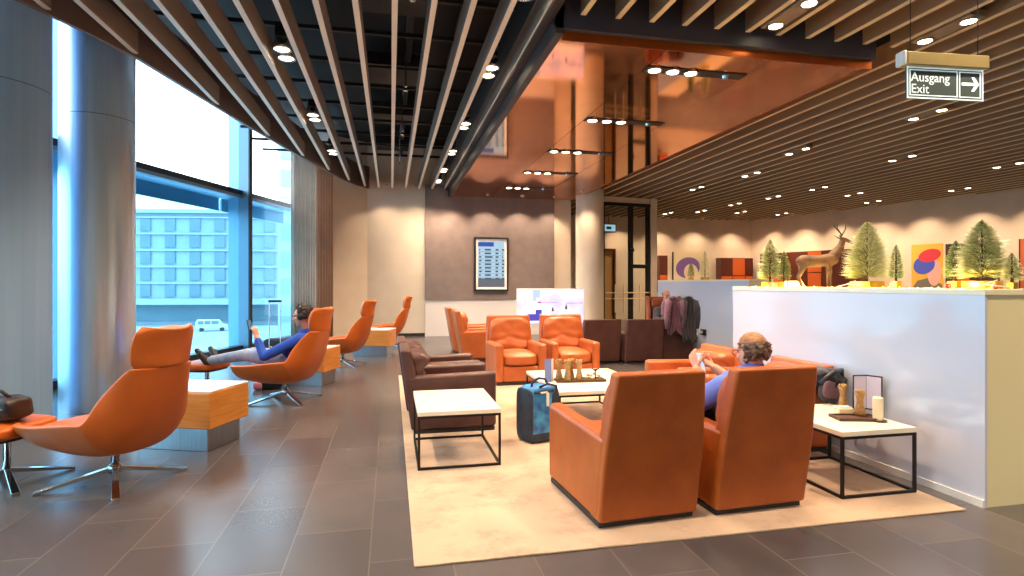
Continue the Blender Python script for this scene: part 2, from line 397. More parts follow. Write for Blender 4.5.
for i, y in enumerate(MY[1:-1]):
    t = struct(empty('trim_%d' % (i+1), (0,0,0)))
    bm = bmesh.new(); hexa(bm, [gpt(yy, z, o) for z in (0,5.19) for (yy,o) in ((y-.035,-.12),(y+.035,-.12),(y+.035,.34),(y-.035,.34))]); obj('mullion_fin', bm, M_mull, t)
    bm = bmesh.new(); hexa(bm, [gpt(yy, z, o) for z in (0,5.19) for (yy,o) in ((y-.05,-.15),(y+.05,-.15),(y+.05,-.12),(y-.05,-.12))]); obj('mullion_cap', bm, M_mulldark, t)

# ---- shiny columns
def column(x, y, r, m, lab):
    e = empty('round_column', (x,y,0), 0, lab, 'column')
    for z0, z1 in ((0,3.35),(3.356,5.19)):
        bm = bmesh.new(); lathe(bm, [(r,z0),(r,z1)], seg=64, closed_ends=False); obj('cladding', bm, m, e, bev=0)
        e2 = kids(e)[-1]
        for p in e2.data.polygons: p.use_smooth = len(p.vertices) == 4
    bm = bmesh.new(); lathe(bm, [(r-.01,3.33),(r-.01,3.37)], seg=48); obj('joint', bm, M_mulldark, e)
    return e
column(-3.36, 7.5, .37, M_column, 'tall brushed metal column between the window and the nearest swivel chair')
column(-3.85, 6.45, .50, M_panel_b, 'clad column with blue window light in its colour at the left edge, beside the dark bag')
# round cream pillar by the glass doors
e = empty('round_pillar', (5.31,14.66,0), 0, 'round cream pillar beside the glass doors', 'column')
bm = bmesh.new(); lathe(bm, [(.38,0),(.38,3.99)], seg=48, closed_ends=False); o = obj('shaft', bm, M_cream, e)
for p in o.data.polygons: p.use_smooth = len(p.vertices) == 4
bm = bmesh.new(); lathe(bm, [(.39,0),(.39,.1),(.382,.1)], seg=48); obj('base_ring', bm, M_steel, e)

# ---- curtains
def curtain(p, q, m, lab, folds, amp=.04, name='curtain'):
    bm = bmesh.new(); p = Vector((*p,0)); q = Vector((*q,0)); d = q-p; n_ = Vector((-d.y, d.x, 0)).normalized(); N = folds*10
    rows = []
    for z, k in ((.03,1.1),(1.5,1.0),(3.0,.9),(4.6,.8)):
        rows.append([bm.verts.new(Vector((*(p+d*(i/N)+n_*amp*k*(math.sin(i/N*folds*2*PI)+.3*math.sin(i*1.3))).xy, z))) for i in range(N+1)])
    for A, B in zip(rows, rows[1:]):
        for i in range(N): bm.faces.new([A[i], A[i+1], B[i+1], B[i]])
    o = obj(name, bm, m, smooth=True); s = o.modifiers.new('s', 'SOLIDIFY'); s.thickness = .012
    return tag(o, lab, 'curtain')
curtain((-2.33,14.3), (-1.83,14.65), M_curtain, 'grey pleated curtain drawn back beside the window', 9)
curtain((-1.80,14.68), (-1.44,14.93), M_curtain2, 'brownish pleated curtain between the grey curtain and cream wall', 6)

# ---- glass door group at the far right of the lounge
dr = struct(empty('door_1', (6.02,15.63,0), math.atan2(.25,1.75))); dr.scale = (.944,.944,.97)
L_ = 1.9
bm = bmesh.new()
for x0, x1 in ((0,.10),(.98,1.12),(1.62,1.74)): box(bm, x0, x1, -.05, .05, 0, 3.85)
box(bm, 0, 1.8, -.05, .05, 3.85, 3.95); box(bm, 1.12, 1.62, -.03, .03, 1.95, 2.07); obj('door_frame', bm, M_doorframe, dr, bev=.004)
bm = bmesh.new(); box(bm, .10, .98, -.006, .006, .02, 3.85); obj('glass_leaf', bm, M_doorglass, dr)
bm = bmesh.new(); box(bm, 1.12, 1.62, -.006, .006, .02, 3.85); obj('glass_leaf', bm, M_doorglass, dr)
bm = bmesh.new()
for z in (1.2, 1.02): tube(bm, [(.1,-.08,z),(1.7,-.08,z)], .018, 8)
for x in (.45,.75): tube(bm, [(x,-.08,.6),(x,-.08,1.45)], .018, 8)
tube(bm, [(1.35,-.08,.6),(1.35,-.08,1.45)], .018, 8)
obj('push_bar', bm, M_rail, dr)
bm = bmesh.new(); lathe(bm, [(.07,0),(.07,.06)], seg=16); o = obj('door_sensor', bm, M_blackpl, dr); o.location = (1.05,-.06,2.5); o.rotation_euler = (PI/2,0,0)
bm = bmesh.new(); box(bm, 1.76, 2.0, -.06, .10, 0, 4.12); box(bm, -.3, 0, -.06, .1, 0, 4.12); box(bm, 0, 1.76, -.02, .1, 3.95, 4.12); obj('door_jamb', bm, M_creamwarm, dr)
# doorway in the corridor behind, wood lined + exit light
dw = struct(empty('door_2', (7.45,20.7,0)))
bm = bmesh.new(); box(bm, 0,.08,-.1,.08,0,2.7); box(bm,1.0,1.08,-.1,.08,0,2.7); box(bm,0,1.08,-.1,.08,2.7,2.78); obj('door_frame', bm, M_cabd, dw)
bm = bmesh.new(); box(bm, .08,1.0,-.02,.02,0,2.7); obj('door_leaf', bm, mat('amber_wood_door', (200,150,90), .4), dw)
es = empty('exit_light', (7.5,19.5,3.3), .1, 'small lit exit light hanging beyond the glass doors', 'sign')
bm = bmesh.new(); box(bm, 0,.62,-.03,.03,0,.34); obj('housing', bm, M_housing, es, bev=.01)
bm = bmesh.new(); box(bm, .05,.57,-.04,-.031,.05,.29); obj('lit_panel', bm, mat('exit_glow', (150,190,210), .4, emit=1.2), es)
bm = bmesh.new(); box(bm, .2,.4,-.045,-.041,.12,.22); obj('arrow', bm, M_signplate, es)
bm = bmesh.new(); tube(bm, [(.31,0,.34),(.31,0,.7)], .01, 6); obj('hanger', bm, M_blacksteel, es)

# ---- partitions
e = empty('partition_counter', (3.74,2.92,0), 0, 'long glossy white partition counter carrying the little trees and deer', 'partition')
bm = bmesh.new(); box(bm, 0,.02,.0,2.74,.0,1.37); 
obj('front_panel', bm, M_gloss, e)
bm = bmesh.new(); box(bm, .02,.70,.004,2.73,.0,1.37); obj('core', bm, M_partside, e)
bm = bmesh.new(); box(bm, -.004,.71,-.004,2.745,1.37,1.41); obj('ledge', bm, M_partcap, e, bev=.004)
bm = bmesh.new(); box(bm, -.015,-.001,.0,2.74,.0,.05); obj('skirting', bm, M_white, e)
e = empty('partition_screen', (6.40,9.2,0), -.02, 'glossy white partition screen behind the man in the tall armchair', 'partition')
bm = bmesh.new(); box(bm, 0,.02,.0,3.75,.0,1.48); obj('front_panel', bm, M_gloss, e)
bm = bmesh.new(); box(bm, .02,.5,.0,3.75,.0,1.48); obj('core', bm, M_partside, e)
bm = bmesh.new(); box(bm, -.004,.51,-.004,3.75,1.48,1.52); obj('ledge', bm, M_partcap, e, bev=.004)
# power outlet on it, with cable
so = empty('wall_socket', (6.385,10.75,.42), -.02, 'black wall socket with plugged cable on the white partition screen', 'socket')
bm = bmesh.new(); box(bm, 0,.03,-.09,.09,-.06,.06); obj('plate', bm, M_blackpl, so, bev=.006)
bm = bmesh.new(); box(bm, -.05,.0,-.02,.04,-.03,.03); obj('plug', bm, M_socket, so, bev=.006)
bm = bmesh.new(); tube(bm, [(-.05,0,0),(-.12,.0,-.03),(-.2,-.05,-.18),(-.35,-.05,-.30),(-.55,-.05,-.33)], .009, 8); obj('cable', bm, M_socket, so, smooth=True)

# ================================================================== LIGHT FIXTURES
LP = 5.0
def spot(name, loc, power, size=120, blend=1, col=(1,.72,.44), parent=None, rad=.05, rot=(0,0,0)):
    l = bpy.data.lights.new(name, 'SPOT'); l.energy = power*LP; l.spot_size = math.radians(size); l.spot_blend = blend; l.color = col; l.shadow_soft_size = rad
    o = bpy.data.objects.new(name, l); C.objects.link(o); o.location = loc; o.rotation_euler = rot
    if parent: o.parent = parent
    return o
WARM = (1,.76,.53)
def disc_mesh(r, t=.01):
    bm = bmesh.new(); lathe(bm, [(r,0),(r,t)], seg=20); me = bpy.data.meshes.new('lens'); bm.to_mesh(me); bm.free(); me.materials.append(M_lamp); return me
ME_LENS = disc_mesh(.062); 
bm = bmesh.new(); lathe(bm, [(.062,0),(.08,-.006),(.084,.0),(.084,.05),(.062,.05)], seg=20); ME_RING = bpy.data.meshes.new('ring'); bm.to_mesh(ME_RING); bm.free(); ME_RING.materials.append(M_ring)
def twin(x, y, label, group, power, dy=.23, plate=True, z=ZC, rz=0, size=130):
    e = empty('ceiling_spotlight', (x,y,z), rz, label, 'ceiling light', group)
    bm = bmesh.new(); box(bm, -.1,.1,-dy-.1,dy+.1,.0,.07); obj('housing', bm, M_housing, e, bev=.01)
    for s in (-1,1):
        o = link('lamp_ring', ME_RING, None, e); o.location = (0,s*dy,-.012)
        o = link('lens', ME_LENS, None, e); o.location = (0,s*dy,-.014)
    spot('lamp', (0,0,-.05), power, size, parent=e, rad=.12, col=WARM)
    return e
rows = [(3.72, 4.69), (5.49, 4.67), (7.92, 7.03), (7.68, 9.52), (8.24, 11.76), (8.03, 13.79), (10.19, 9.6), (11.24, 13.13), (11.08, 14.76), (12.97, 13.78), (10.17, 6.8), (13.03, 9.69), (15.11, 12.47), (14.73, 14.92), (10.86, 16.33), (10.74, 18.16), (12.29, 18.12), (14.07, 18.26), (9.87, 18.94)]
rows += [(3.72,2.3),(5.5,2.3),(7.9,4.9),(7.9,2.3),(3.72,-.4),(6.0,-.4)]  # unseen fixtures added to brighten the partition end, near floor and chair backs
for i, (x, y) in enumerate(rows):
    if i == 0: lab, gr = 'large twin spotlight above the copper panel, left of the exit sign', None
    elif i == 1: lab, gr = 'large bright twin spotlight directly above the exit sign', None
    elif i == 2: lab, gr = 'twin spotlight just below the exit sign in the slats', None
    elif i == 3: lab, gr = 'twin spotlight between the copper panel and exit sign, second along its row', None
    elif i > 18: lab, gr = 'added twin spotlight overhead near the camera, outside the view', 'added overhead spotlights near the camera'
    else: lab, gr = 'small recessed twin spotlight far back in the beige slatted ceiling', 'far ceiling spotlights over the counter side'
    twin(x, y, lab, gr, 70 if i < 2 or i > 18 else 70)
# lamps in copper slots
ords = ['nearest','second nearest','middle','second farthest','farthest']
for k in range(5):
    y = 5.79+1.975*k
    e = empty('slot_spotlight', (2.745,y,ZQ-.011), 0, '%s of the five triple lamps in the copper ceiling' % ords[k], 'ceiling light', 'triple lamps in the copper ceiling')
    bm = bmesh.new(); box(bm, .0,1.21,-.08,.08,-.0,.009); obj('slot', bm, M_slot, e)
    for j in range(3):
        o = link('lamp_ring', ME_RING, None, e); o.location = (.11+.22*j,0,-.008)
        o = link('lens', ME_LENS, None, e); o.location = (.11+.22*j,0,-.012)
    bm = bmesh.new(); lathe(bm, [(.03,-.03),(.04,0)], seg=12); o = obj('sprinkler', bm, M_chrome, e); o.location = (.98,0,0)
    spot('lamp', (.37,0,-.06), 110, 125, parent=e, rad=.15, col=WARM)
# adjustable twin lamps hanging between the slats
def track(x, y, label, group, power):
    e = empty('track_spotlight', (x,y,ZC+.12), 0, label, 'ceiling light', group); e.scale = (1.3,1.3,1.2)
    bm = bmesh.new(); box(bm, -.05,.05,-.18,.18,.06,.16); obj('housing', bm, M_blackpl, e, bev=.01)
    for s in (-1,1):
        bm = bmesh.new(); lathe(bm, [(.05,.09),(.075,.0),(.08,-.04),(.07,-.04)], (0,s*.1,0), 20, False); obj('lamp_ring', bm, M_chrome, e, smooth=True)
        o = link('lens', ME_LENS, None, e); o.location = (0,s*.1,-.03)
    spot('lamp', (0,0,-.16), power, 120, parent=e, rad=.05, col=WARM)
for i, y in enumerate((4.65,6.9,9.45)):
    track(-1.2, y, '%s twin lamp hanging between slats near the window' % ['nearest','second','third'][i], 'twin lamps near the window', 80)
track(-1.15, 11.9, 'farthest twin lamp hanging between slats near the window', 'twin lamps near the window', 60)
for i, y in enumerate((4.9,6.95,9.42,11.4,13.25,14.7)):
    track(1.2, y, 'twin lamp beside the copper ceiling, %s from the front' % ['first','second','third','fourth','fifth','sixth'][i], 'twin lamps beside the copper ceiling', 60)
for x, y in ((-1.2,2.2),(1.2,2.4),(-3.3,3.4),(-3.0,.4),(.4,-.8)): track(x, y, 'added twin lamp between the slats overhead near the camera, outside the view', 'added overhead track lamps near the camera', 60)  # unseen lamps added for more light on the near lounge side
# wall washers
for i, x in enumerate((-.1,.65,1.6,2.55,3.5,4.4)):
    e = empty('wall_washer', (x,15.0,ZC-.0 if x < 1.43 else ZQ-.005), 0, 'small downlight close to the far lounge wall', 'ceiling light', 'downlights grazing the far wall')
    bm = bmesh.new(); lathe(bm, [(.05,0),(.05,-.02)], seg=16); obj('housing', bm, M_ring, e)
    spot('lamp', (0,0,-.03), 15 if i < 2 else 30, 110, .6, parent=e, rad=.03, col=WARM)
e = empty('wall_washer', (4.8,13.85,ZQ-.005), 0, 'added small downlight in the copper ceiling, brightening the round cream pillar', 'ceiling light')  # extra lamp added to brighten the cream pillar
bm = bmesh.new(); lathe(bm, [(.05,0),(.05,-.02)], seg=16); obj('housing', bm, M_ring, e)
spot('lamp', (0,0,-.03), 26, 120, .6, parent=e, rad=.03, col=WARM)
for i in range(11):
    if i < 4: x, y = 8.7+1.65*i, 20.15
    else:
        t = (i-4+.6)/6.2; x, y = CW[0][0]+(CW[1][0]-CW[0][0])*t-.65, CW[0][1]+(CW[1][1]-CW[0][1])*t-.15
    e = empty('wall_washer', (x,y,ZC-.0), 0, 'small downlight close to the beige walls behind the counter', 'ceiling light', 'downlights grazing the counter walls')
    bm = bmesh.new(); lathe(bm, [(.05,0),(.05,-.02)], seg=16); obj('housing', bm, M_ring, e)
    spot('lamp', (0,0,-.03), 32, 115, .7, parent=e, rad=.03, col=WARM)
for (x, y, p) in ((-3.2,2.6,0),):
    pass

# ================================================================== EXIT SIGN
sg = empty('exit_sign', (0,0,0), 0, 'hanging rectangular exit sign reading Ausgang and Exit with an arrow', 'sign')
d0 = 3.5
def cpos(px, py, d): xc = (px-512)/F*d; return Vector((xc*cT+d*sT, -xc*sT+d*cT, 1.45+(283-py)/F*d))
A = cpos(906,64,3.55); B = cpos(982,76,3.62)
rz = math.atan2(B.y-A.y, B.x-A.x); W_ = (B-A).xy.length
sg.location = (A.x, A.y, A.z); sg.rotation_euler = (0,0,rz)
Hs = .20
sg.location.z = (A.z+B.z)/2+.01
bm = bmesh.new(); box(bm, -.02,W_+.02,-.035,.035,.0,.085); obj('housing', bm, M_signbar, sg, bev=.008)
bm = bmesh.new(); box(bm, -.045,-.02,-.037,.037,.0,.09); obj('end_cap', bm, M_socket, sg, bev=.01)
bm = bmesh.new(); box(bm, .0,W_,-.006,.006,-Hs,.0); obj('plate', bm, M_signplate, sg)
bm = bmesh.new()
def fr(x0,x1,z0,z1,t=.006):
    box(bm,x0,x1,-.009,-.006,z0,z0+t); box(bm,x0,x1,-.009,-.006,z1-t,z1); box(bm,x0,x0+t,-.009,-.006,z0,z1); box(bm,x1-t,x1,-.009,-.006,z0,z1)
sp = W_*.66
fr(.0,W_,-Hs,-.002,.008); fr(.018,sp,-Hs+.018,-.018); fr(sp+.012,W_-.018,-Hs+.018,-.018)
obj('border', bm, M_signwhite, sg)
text_mesh('Ausgang', .082, M_signwhite, sg, (.028,-.0065,-.092), (PI/2,0,0))
text_mesh('Exit', .082, M_signwhite, sg, (.028,-.0065,-.165), (PI/2,0,0))
bm = bmesh.new(); ax = sp+.03; aw = W_-.03-ax; zc = -Hs/2+.005
box(bm, ax, ax+aw*.85, -.009,-.006, zc-.009, zc+.009)
prism(bm, [(ax+aw*.55,zc+.045),(ax+aw*.72,zc+.045),(ax+aw,zc),(ax+aw*.72,zc-.045),(ax+aw*.55,zc-.045),(ax+aw*.8,zc)], lambda u,v,t: (u,t,v), -.009, -.006)
obj('arrow', bm, M_signwhite, sg)
bm = bmesh.new(); tube(bm, [(.03,0,.085),(.03,0,ZC+.1-sg.location.z)], .0025, 6); tube(bm, [(W_-.03,0,.085),(W_-.03,0,ZC+.1-sg.location.z)], .0025, 6); obj('hanging_wire', bm, M_blacksteel, sg)

# ================================================================== CLUB ARMCHAIRS
def armchair(name, lab, cat, group, lea, W=.66, H=.93, D=.86, arm=.575, wide_top=.58, lean=.165, low=False):
    t = empty(name, (0,0,0), 0, lab, cat, group)
    h = W/2; y0 = -D/2; y1 = D/2
    bm = bmesh.new(); box(bm, -h+.015, h-.015, y0+.03, y1-.015, 0, .035); obj('plinth', bm, M_plinth, t, bev=.004)
    aw = .115
    for s in (-1, 1):
        bm = bmesh.new()
        poly = [(y0+.02,.035),(y1,.035),(y1,arm),(y0-.06,arm-.025),(y0-.04,.4)]
        xa, xb = (h-aw, h) if s > 0 else (-h, -h+aw)
        prism(bm, poly, lambda u, v, q: (q, u, v), xa, xb)
        o = obj('armrest', bm, lea, t, bev=.04, seg=5)
    # back shell leaning to the rear
    bm = bmesh.new()
    z1 = H; tw = wide_top/2; yb = lambda z: y0-lean*max(0,(z-.03)/(.94))
    N = 8; rings = []
    for i in range(N+1):
        z = .035+(z1-.035)*i/N; hw = h-.002+(tw-h)*(max(0,(z-.45))/(z1-.45) if z > .45 else 0)
        th = .15-.05*(z/z1)
        rings.append([(-hw,yb(z),z),(hw,yb(z),z),(hw,yb(z)+th,z),(-hw,yb(z)+th,z)])
    vs = [[bm.verts.new(p) for p in r] for r in rings]
    for A, B in zip(vs, vs[1:]):
        for k in range(4): bm.faces.new([A[k], A[(k+1)%4], B[(k+1)%4], B[k]])
    bm.faces.new(vs[0][::-1]); bm.faces.new(vs[-1]); obj('backrest', bm, lea, t, bev=.022, seg=3)
    bm = bmesh.new(); box(bm, -h+aw, h-aw, y0+.1, y1-.03, .04, .26); obj('front_panel', bm, lea, t, bev=.02, seg=3)
    bm = bmesh.new(); softbox(bm, (0,.075,.345), (h-aw+.005, .36, .088), 5, 12, bulge=.03); obj('seat_cushion', bm, lea, t, smooth=True)
    # back cushion with creases
    bm = bmesh.new(); ch = (H-.44)/2
    ang = math.atan(lean/.94)
    mx = Matrix.Translation((0, yb(.40)+.135, .40)) @ Matrix.Rotation(ang, 4, 'X')
    tb = bmesh.new(); softbox(tb, (0,0,ch), (h-.035 if not low else h-aw*.9, .075, ch+.012), 5, 16)
    for v in tb.verts:
        k = (v.co.z)/(2*ch); v.co.x *= 1-.10*k if not low else 1
        if v.co.y > 0:
            v.co.y += .014*math.sin(k*7+abs(v.co.x)*10)*(1-.3*k) + .022*noise.noise(Vector((v.co.x*7,k*6,W*9))) - .02*math.exp(-((k-.42+abs(v.co.x)*.5)/.05)**2)
            if low and k > .55: v.co.y += .05*math.sin((k-.55)/.45*PI)
        v.co = mx @ v.co
    me = bpy.data.meshes.new('t'); tb.to_mesh(me); tb.free(); bm.from_mesh(me); bpy.data.meshes.remove(me)
    obj('back_cushion', bm, lea, t, smooth=True)
    return t
front = armchair('club_armchair', 'cognac leather armchair seen from behind, nearest and empty, left of the reading man', 'armchair', 'high-back leather armchairs', M_orange_b)
front.location = (1.475,3.55,.012); front.rotation_euler = (0,0,.075)
G = 'high-back leather armchairs'
dup(front, (2.255,3.57,.012), .05, 'cognac leather armchair seen from behind in which the balding man sits', G)
hb = armchair('club_armchair', 'orange leather armchair facing the camera, left of the pair behind the coffee table', 'armchair', G, M_orange, W=.74, wide_top=.68)
hb.location = (1.80,8.18,.012); hb.rotation_euler = (0,0,PI+.0)
dup(hb, (2.66,8.28,.012), PI-.05, 'orange leather armchair facing the camera, right of the pair behind the coffee table', G)
dup(hb, (1.74,10.75,0), -PI/2, 'orange leather armchair seen side-on under the display board, nearer of that pair', G)
dup(hb, (1.72,12.0,0), -PI/2, 'orange leather armchair seen side-on under the display board, farther of that pair', G)
br = armchair('low_armchair', 'dark brown leather armchair directly behind the left white side table', 'armchair', 'low-back leather armchairs', M_brown, W=.74, H=.80, D=.82, wide_top=.72, lean=.13, low=True)
br.location = (.60,5.80,.012); br.rotation_euler = (0,0,-PI/2)
G2 = 'low-back leather armchairs'
dup(br, (.58,6.62,.012), -PI/2, 'dark brown leather armchair beyond the one at the left side table', G2)
dup(br, (3.67,10.0,0), .06, 'dark brown armchair seen from behind, left of the pair before the glass doors', G2)
dup(br, (4.46,9.90,0), .02, 'dark brown armchair seen from behind, right of the pair before the glass doors', G2)
bh = armchair('club_armchair', 'dark brown high armchair seen from behind with coats hung over it', 'armchair', None, M_brown, W=.64, H=1.12, D=.82, wide_top=.60, lean=.10)
bh.location = (5.18,9.98,0); bh.rotation_euler = (0,0,0)
lo = armchair('low_armchair', 'orange leather low armchair against the white partition beside the right side table', 'armchair', G2, M_orange, W=.74, H=.73, D=.78, wide_top=.72, lean=.08, low=True)
lo.location = (3.28,4.52,.012); lo.rotation_euler = (0,0,PI/2)
dup(lo, (3.22,5.62,.012), PI/2+.08, 'orange leather low armchair beyond the man, at the partition end', G2)
# tall brown wing chair with the far man
wg = armchair('tall_armchair', 'tall brown leather armchair against the far white partition screen', 'armchair', None, M_wing, W=.74, H=1.14, D=.82, wide_top=.72, lean=.12)
wg.location = (5.93,11.4,0); wg.rotation_euler = (0,0,PI-.25)
for s in (-1,1):
    bmx = bmesh.new(); prism(bmx, [(-.40,.6),(-.12,.6),(-.2,.9),(-.38,1.14),(-.5,1.16)], lambda u,v,q: (q,u,v), s*.36-.035, s*.36+.035)
    obj('wing', bmx, M_wing, wg, bev=.02, seg=3)

# ================================================================== SWIVEL LOUNGE CHAIRS
def lounge():
    t = empty('swivel_chair', (0,0,0), 0, '', 'lounge chair', 'orange swivel lounge chairs')
    st = [(.52,.300,.30,.165,(.0,1)),(.48,.272,.33,.19,(.04,1)),(.32,.245,.36,.22,(.02,1)),(.10,.232,.38,.262,(0,1)),(-.10,.235,.385,.285,(.02,1)),
          (-.25,.275,.375,.25,(.12,1)),(-.345,.375,.355,.205,(.5,.86)),(-.415,.51,.325,.195,(.8,.6)),(-.465,.66,.29,.17,(.95,.3)),(-.50,.80,.245,.125,(1,.1)),(-.52,.875,.215,.08,(1,0))]
    V = 18; bm = bmesh.new(); rows_ = []
    for (x,z,w,hh,(nx,nz)) in st:
        row = []
        for j in range(V+1):
            v = -1+2*j/V; a = abs(v); yy = w*(1-(1-a)**1.35)*(1 if v > 0 else -1); up = hh*(a**2.7); yy *= 1+.06*a**3
            row.append(bm.verts.new((x+nx*up, yy, z+nz*up)))
        rows_.append(row)
    for A, B in zip(rows_, rows_[1:]):
        for j in range(V): bm.faces.new([A[j], A[j+1], B[j+1], B[j]])
    o = obj('shell', bm, M_shell, t, smooth=True)
    s = o.modifiers.new('s','SOLIDIFY'); s.thickness = .038; s.offset = 0; b = o.modifiers.new('b','BEVEL'); b.width = .01; b.segments = 2; b.limit_method='ANGLE'
    u = o.modifiers.new('u','SUBSURF'); u.levels = 1; u.render_levels = 1
    bm = bmesh.new(); mx = Matrix.Translation((.12,0,.352)) @ Matrix.Rotation(-.04,4,'Y'); softbox(bm,(0,0,0),(.385,.30,.082),4,12,mx,bulge=.02); obj('seat_cushion', bm, M_shell, t, smooth=True)
    bm = bmesh.new(); mx = Matrix.Translation((-.37,0,.64)) @ Matrix.Rotation(-.32,4,'Y'); softbox(bm,(0,0,0),(.05,.22,.23),4,12,mx); obj('back_cushion', bm, M_shell, t, smooth=True)
    # headrest: curved pad
    bm = bmesh.new(); N = 14; Mz = 8; grid = []
    for i in range(Mz+1):
        k = i/Mz; z = .875+.27*k; x = -.525-.05*k+.02*math.sin(k*PI); hw = .20+.02*math.sin(k*PI)-(.03 if i in (0,Mz) else 0)
        grid.append([bm.verts.new((x+.10*abs(v)**2.2, v*hw, z)) for v in [-1+2*j/N for j in range(N+1)]])
    for A, B in zip(grid, grid[1:]):
        for j in range(N): bm.faces.new([A[j],A[j+1],B[j+1],B[j]])
    o = obj('headrest', bm, M_shell, t, smooth=True); s = o.modifiers.new('s','SOLIDIFY'); s.thickness = .075; s.offset = 0
    b = o.modifiers.new('b','BEVEL'); b.width = .025; b.segments = 3; b.limit_method='ANGLE'
    bm = bmesh.new(); box(bm,-.53,-.51,-.05,.05,.84,.92); obj('headrest_bracket', bm, M_shell, t, bev=.005)
    bm = bmesh.new(); lathe(bm, [(.028,.10),(.028,.21),(.07,.225)], seg=20); lathe(bm,[(.04,.07),(.045,.12),(.03,.13)],seg=20); obj('post', bm, M_chrome, t, smooth=True)
    for k in range(4):
        bm = bmesh.new(); a = PI/4+k*PI/2+.15; R = Matrix.Rotation(a,4,'Z')
        hexa(bm, [R@Vector(p) for p in [(.0,-.016,.085),(.0,.016,.085),(.46,.024,.0),(.46,-.024,.0),(.0,-.018,.12),(.0,.018,.12),(.46,.026,.018),(.46,-.026,.018)]])
        obj('leg', bm, M_chrome, t, bev=.004)
    return t
lc = lounge()
def face(a): return math.radians(a)
CH = [(-1.97,4.64,150,'orange swivel chair with high headrest nearest the camera at the left'),
      (-1.27,7.42,158,'orange swivel chair in which the man in the blue shirt reclines'),
      (-.83,10.3,160,'empty orange swivel chair just behind the reclining man, third along the window'),
      (-.12,13.1,172,'orange swivel chair farthest away, near the cream wall')]
for i, (x,y,a,lab) in enumerate(CH):
    if i == 0: lc.location = (x,y,0); lc.rotation_euler = (0,0,face(a)); lc['label'] = lab
    else: dup(lc, (x,y,0), face(a), lab)
def ottoman():
    t = empty('swivel_footstool', (0,0,0), 0, '', 'footstool', 'orange swivel footstools')
    bm = bmesh.new(); softbox(bm,(0,0,.395),(.22,.26,.055),4,12,bulge=.015); obj('cushion', bm, M_shell, t, smooth=True)
    bm = bmesh.new(); softbox(bm,(0,0,.35),(.19,.23,.03),4,8); obj('shell', bm, M_plinth, t, smooth=True)
    bm = bmesh.new(); lathe(bm, [(.026,.08),(.026,.32),(.06,.335)], seg=20); obj('post', bm, M_chrome, t, smooth=True)
    for k in range(4):
        bm = bmesh.new(); a = PI/4+k*PI/2+.2; R = Matrix.Rotation(a,4,'Z')
        hexa(bm, [R@Vector(p) for p in [(.0,-.016,.07),(.0,.016,.07),(.40,.024,.0),(.40,-.024,.0),(.0,-.018,.105),(.0,.018,.105),(.40,.026,.018),(.40,-.026,.018)]])
        obj('leg', bm, M_chrome, t, bev=.004)
    return t
ot = ottoman(); ot.location = (-2.74,4.80,0); ot.rotation_euler = (0,0,face(160)); ot['label'] = 'orange footstool carrying the dark bag at the left edge'
dup(ot, (-2.32,7.95,0), face(160), 'orange footstool under the feet of the reclining man')

# ================================================================== TABLES
def cube_table():
    t = empty('wooden_side_table', (0,0,0), 0, '', 'side table', 'wooden block tables by the window')
    bm = bmesh.new(); box(bm,-.34,.34,-.22,.22,0,.20); obj('plinth', bm, M_steel, t, bev=.004)
    bm = bmesh.new(); box(bm,-.40,.40,-.27,.27,.20,.515); obj('body', bm, M_wood, t, bev=.012, seg=3)
    bm = bmesh.new(); box(bm,-.395,.395,-.265,.265,.515,.528); obj('tabletop', bm, M_white, t, bev=.004)
    return t
ct = cube_table()
ct.location = (-1.78,5.62,0); ct.rotation_euler = (0,0,face(-21)); ct['label'] = 'wooden block table with white top between the two nearest swivel chairs'
dup(ct, (-1.20,8.62,0), face(-19), 'wooden block table behind the reclining man')
dup(ct, (-.35,11.75,0), face(-16), 'wooden block table between the two farthest swivel chairs')
def frame_table(name, lab, x0,x1,y0,y1,h,group=None,rz=0,r=.009):
    t = empty(name, ((x0+x1)/2,(y0+y1)/2,.012), rz, lab, 'table', group); a=(x1-x0)/2; b=(y1-y0)/2; h-=.012
    bm = bmesh.new(); box(bm,-a,a,-b,b,h-.035,h); obj('tabletop', bm, M_tabletop, t, bev=.004)
    for sx in (-1,1):
        for sy in (-1,1):
            bm = bmesh.new(); box(bm, sx*(a-.01)-r, sx*(a-.01)+r, sy*(b-.01)-r, sy*(b-.01)+r, 0, h-.036); obj('leg', bm, M_blacksteel, t)
    for z in (r, h-.036-r):
        bm = bmesh.new()
        for s in (-1,1): box(bm,-a+.02,a-.02,s*(b-.01)-r,s*(b-.01)+r,z-r,z+r); box(bm,s*(a-.01)-r,s*(a-.01)+r,-b+.02,b-.02,z-r,z+r)
        obj('frame_ring', bm, M_blacksteel, t)
    return t
GT = 'white tables on thin black steel frames'
frame_table('side_table','white-topped side table with black wire frame at the left of the rug',.20,.85,4.38,5.26,.46,GT)
frame_table('side_table','white-topped side table with black wire frame beside the partition, carrying snacks',2.93,3.53,3.21,4.0,.46,GT)
frame_table('coffee_table','large white coffee table in the middle of the rug, between facing armchairs',1.55,2.47,5.12,6.45,.42,GT)

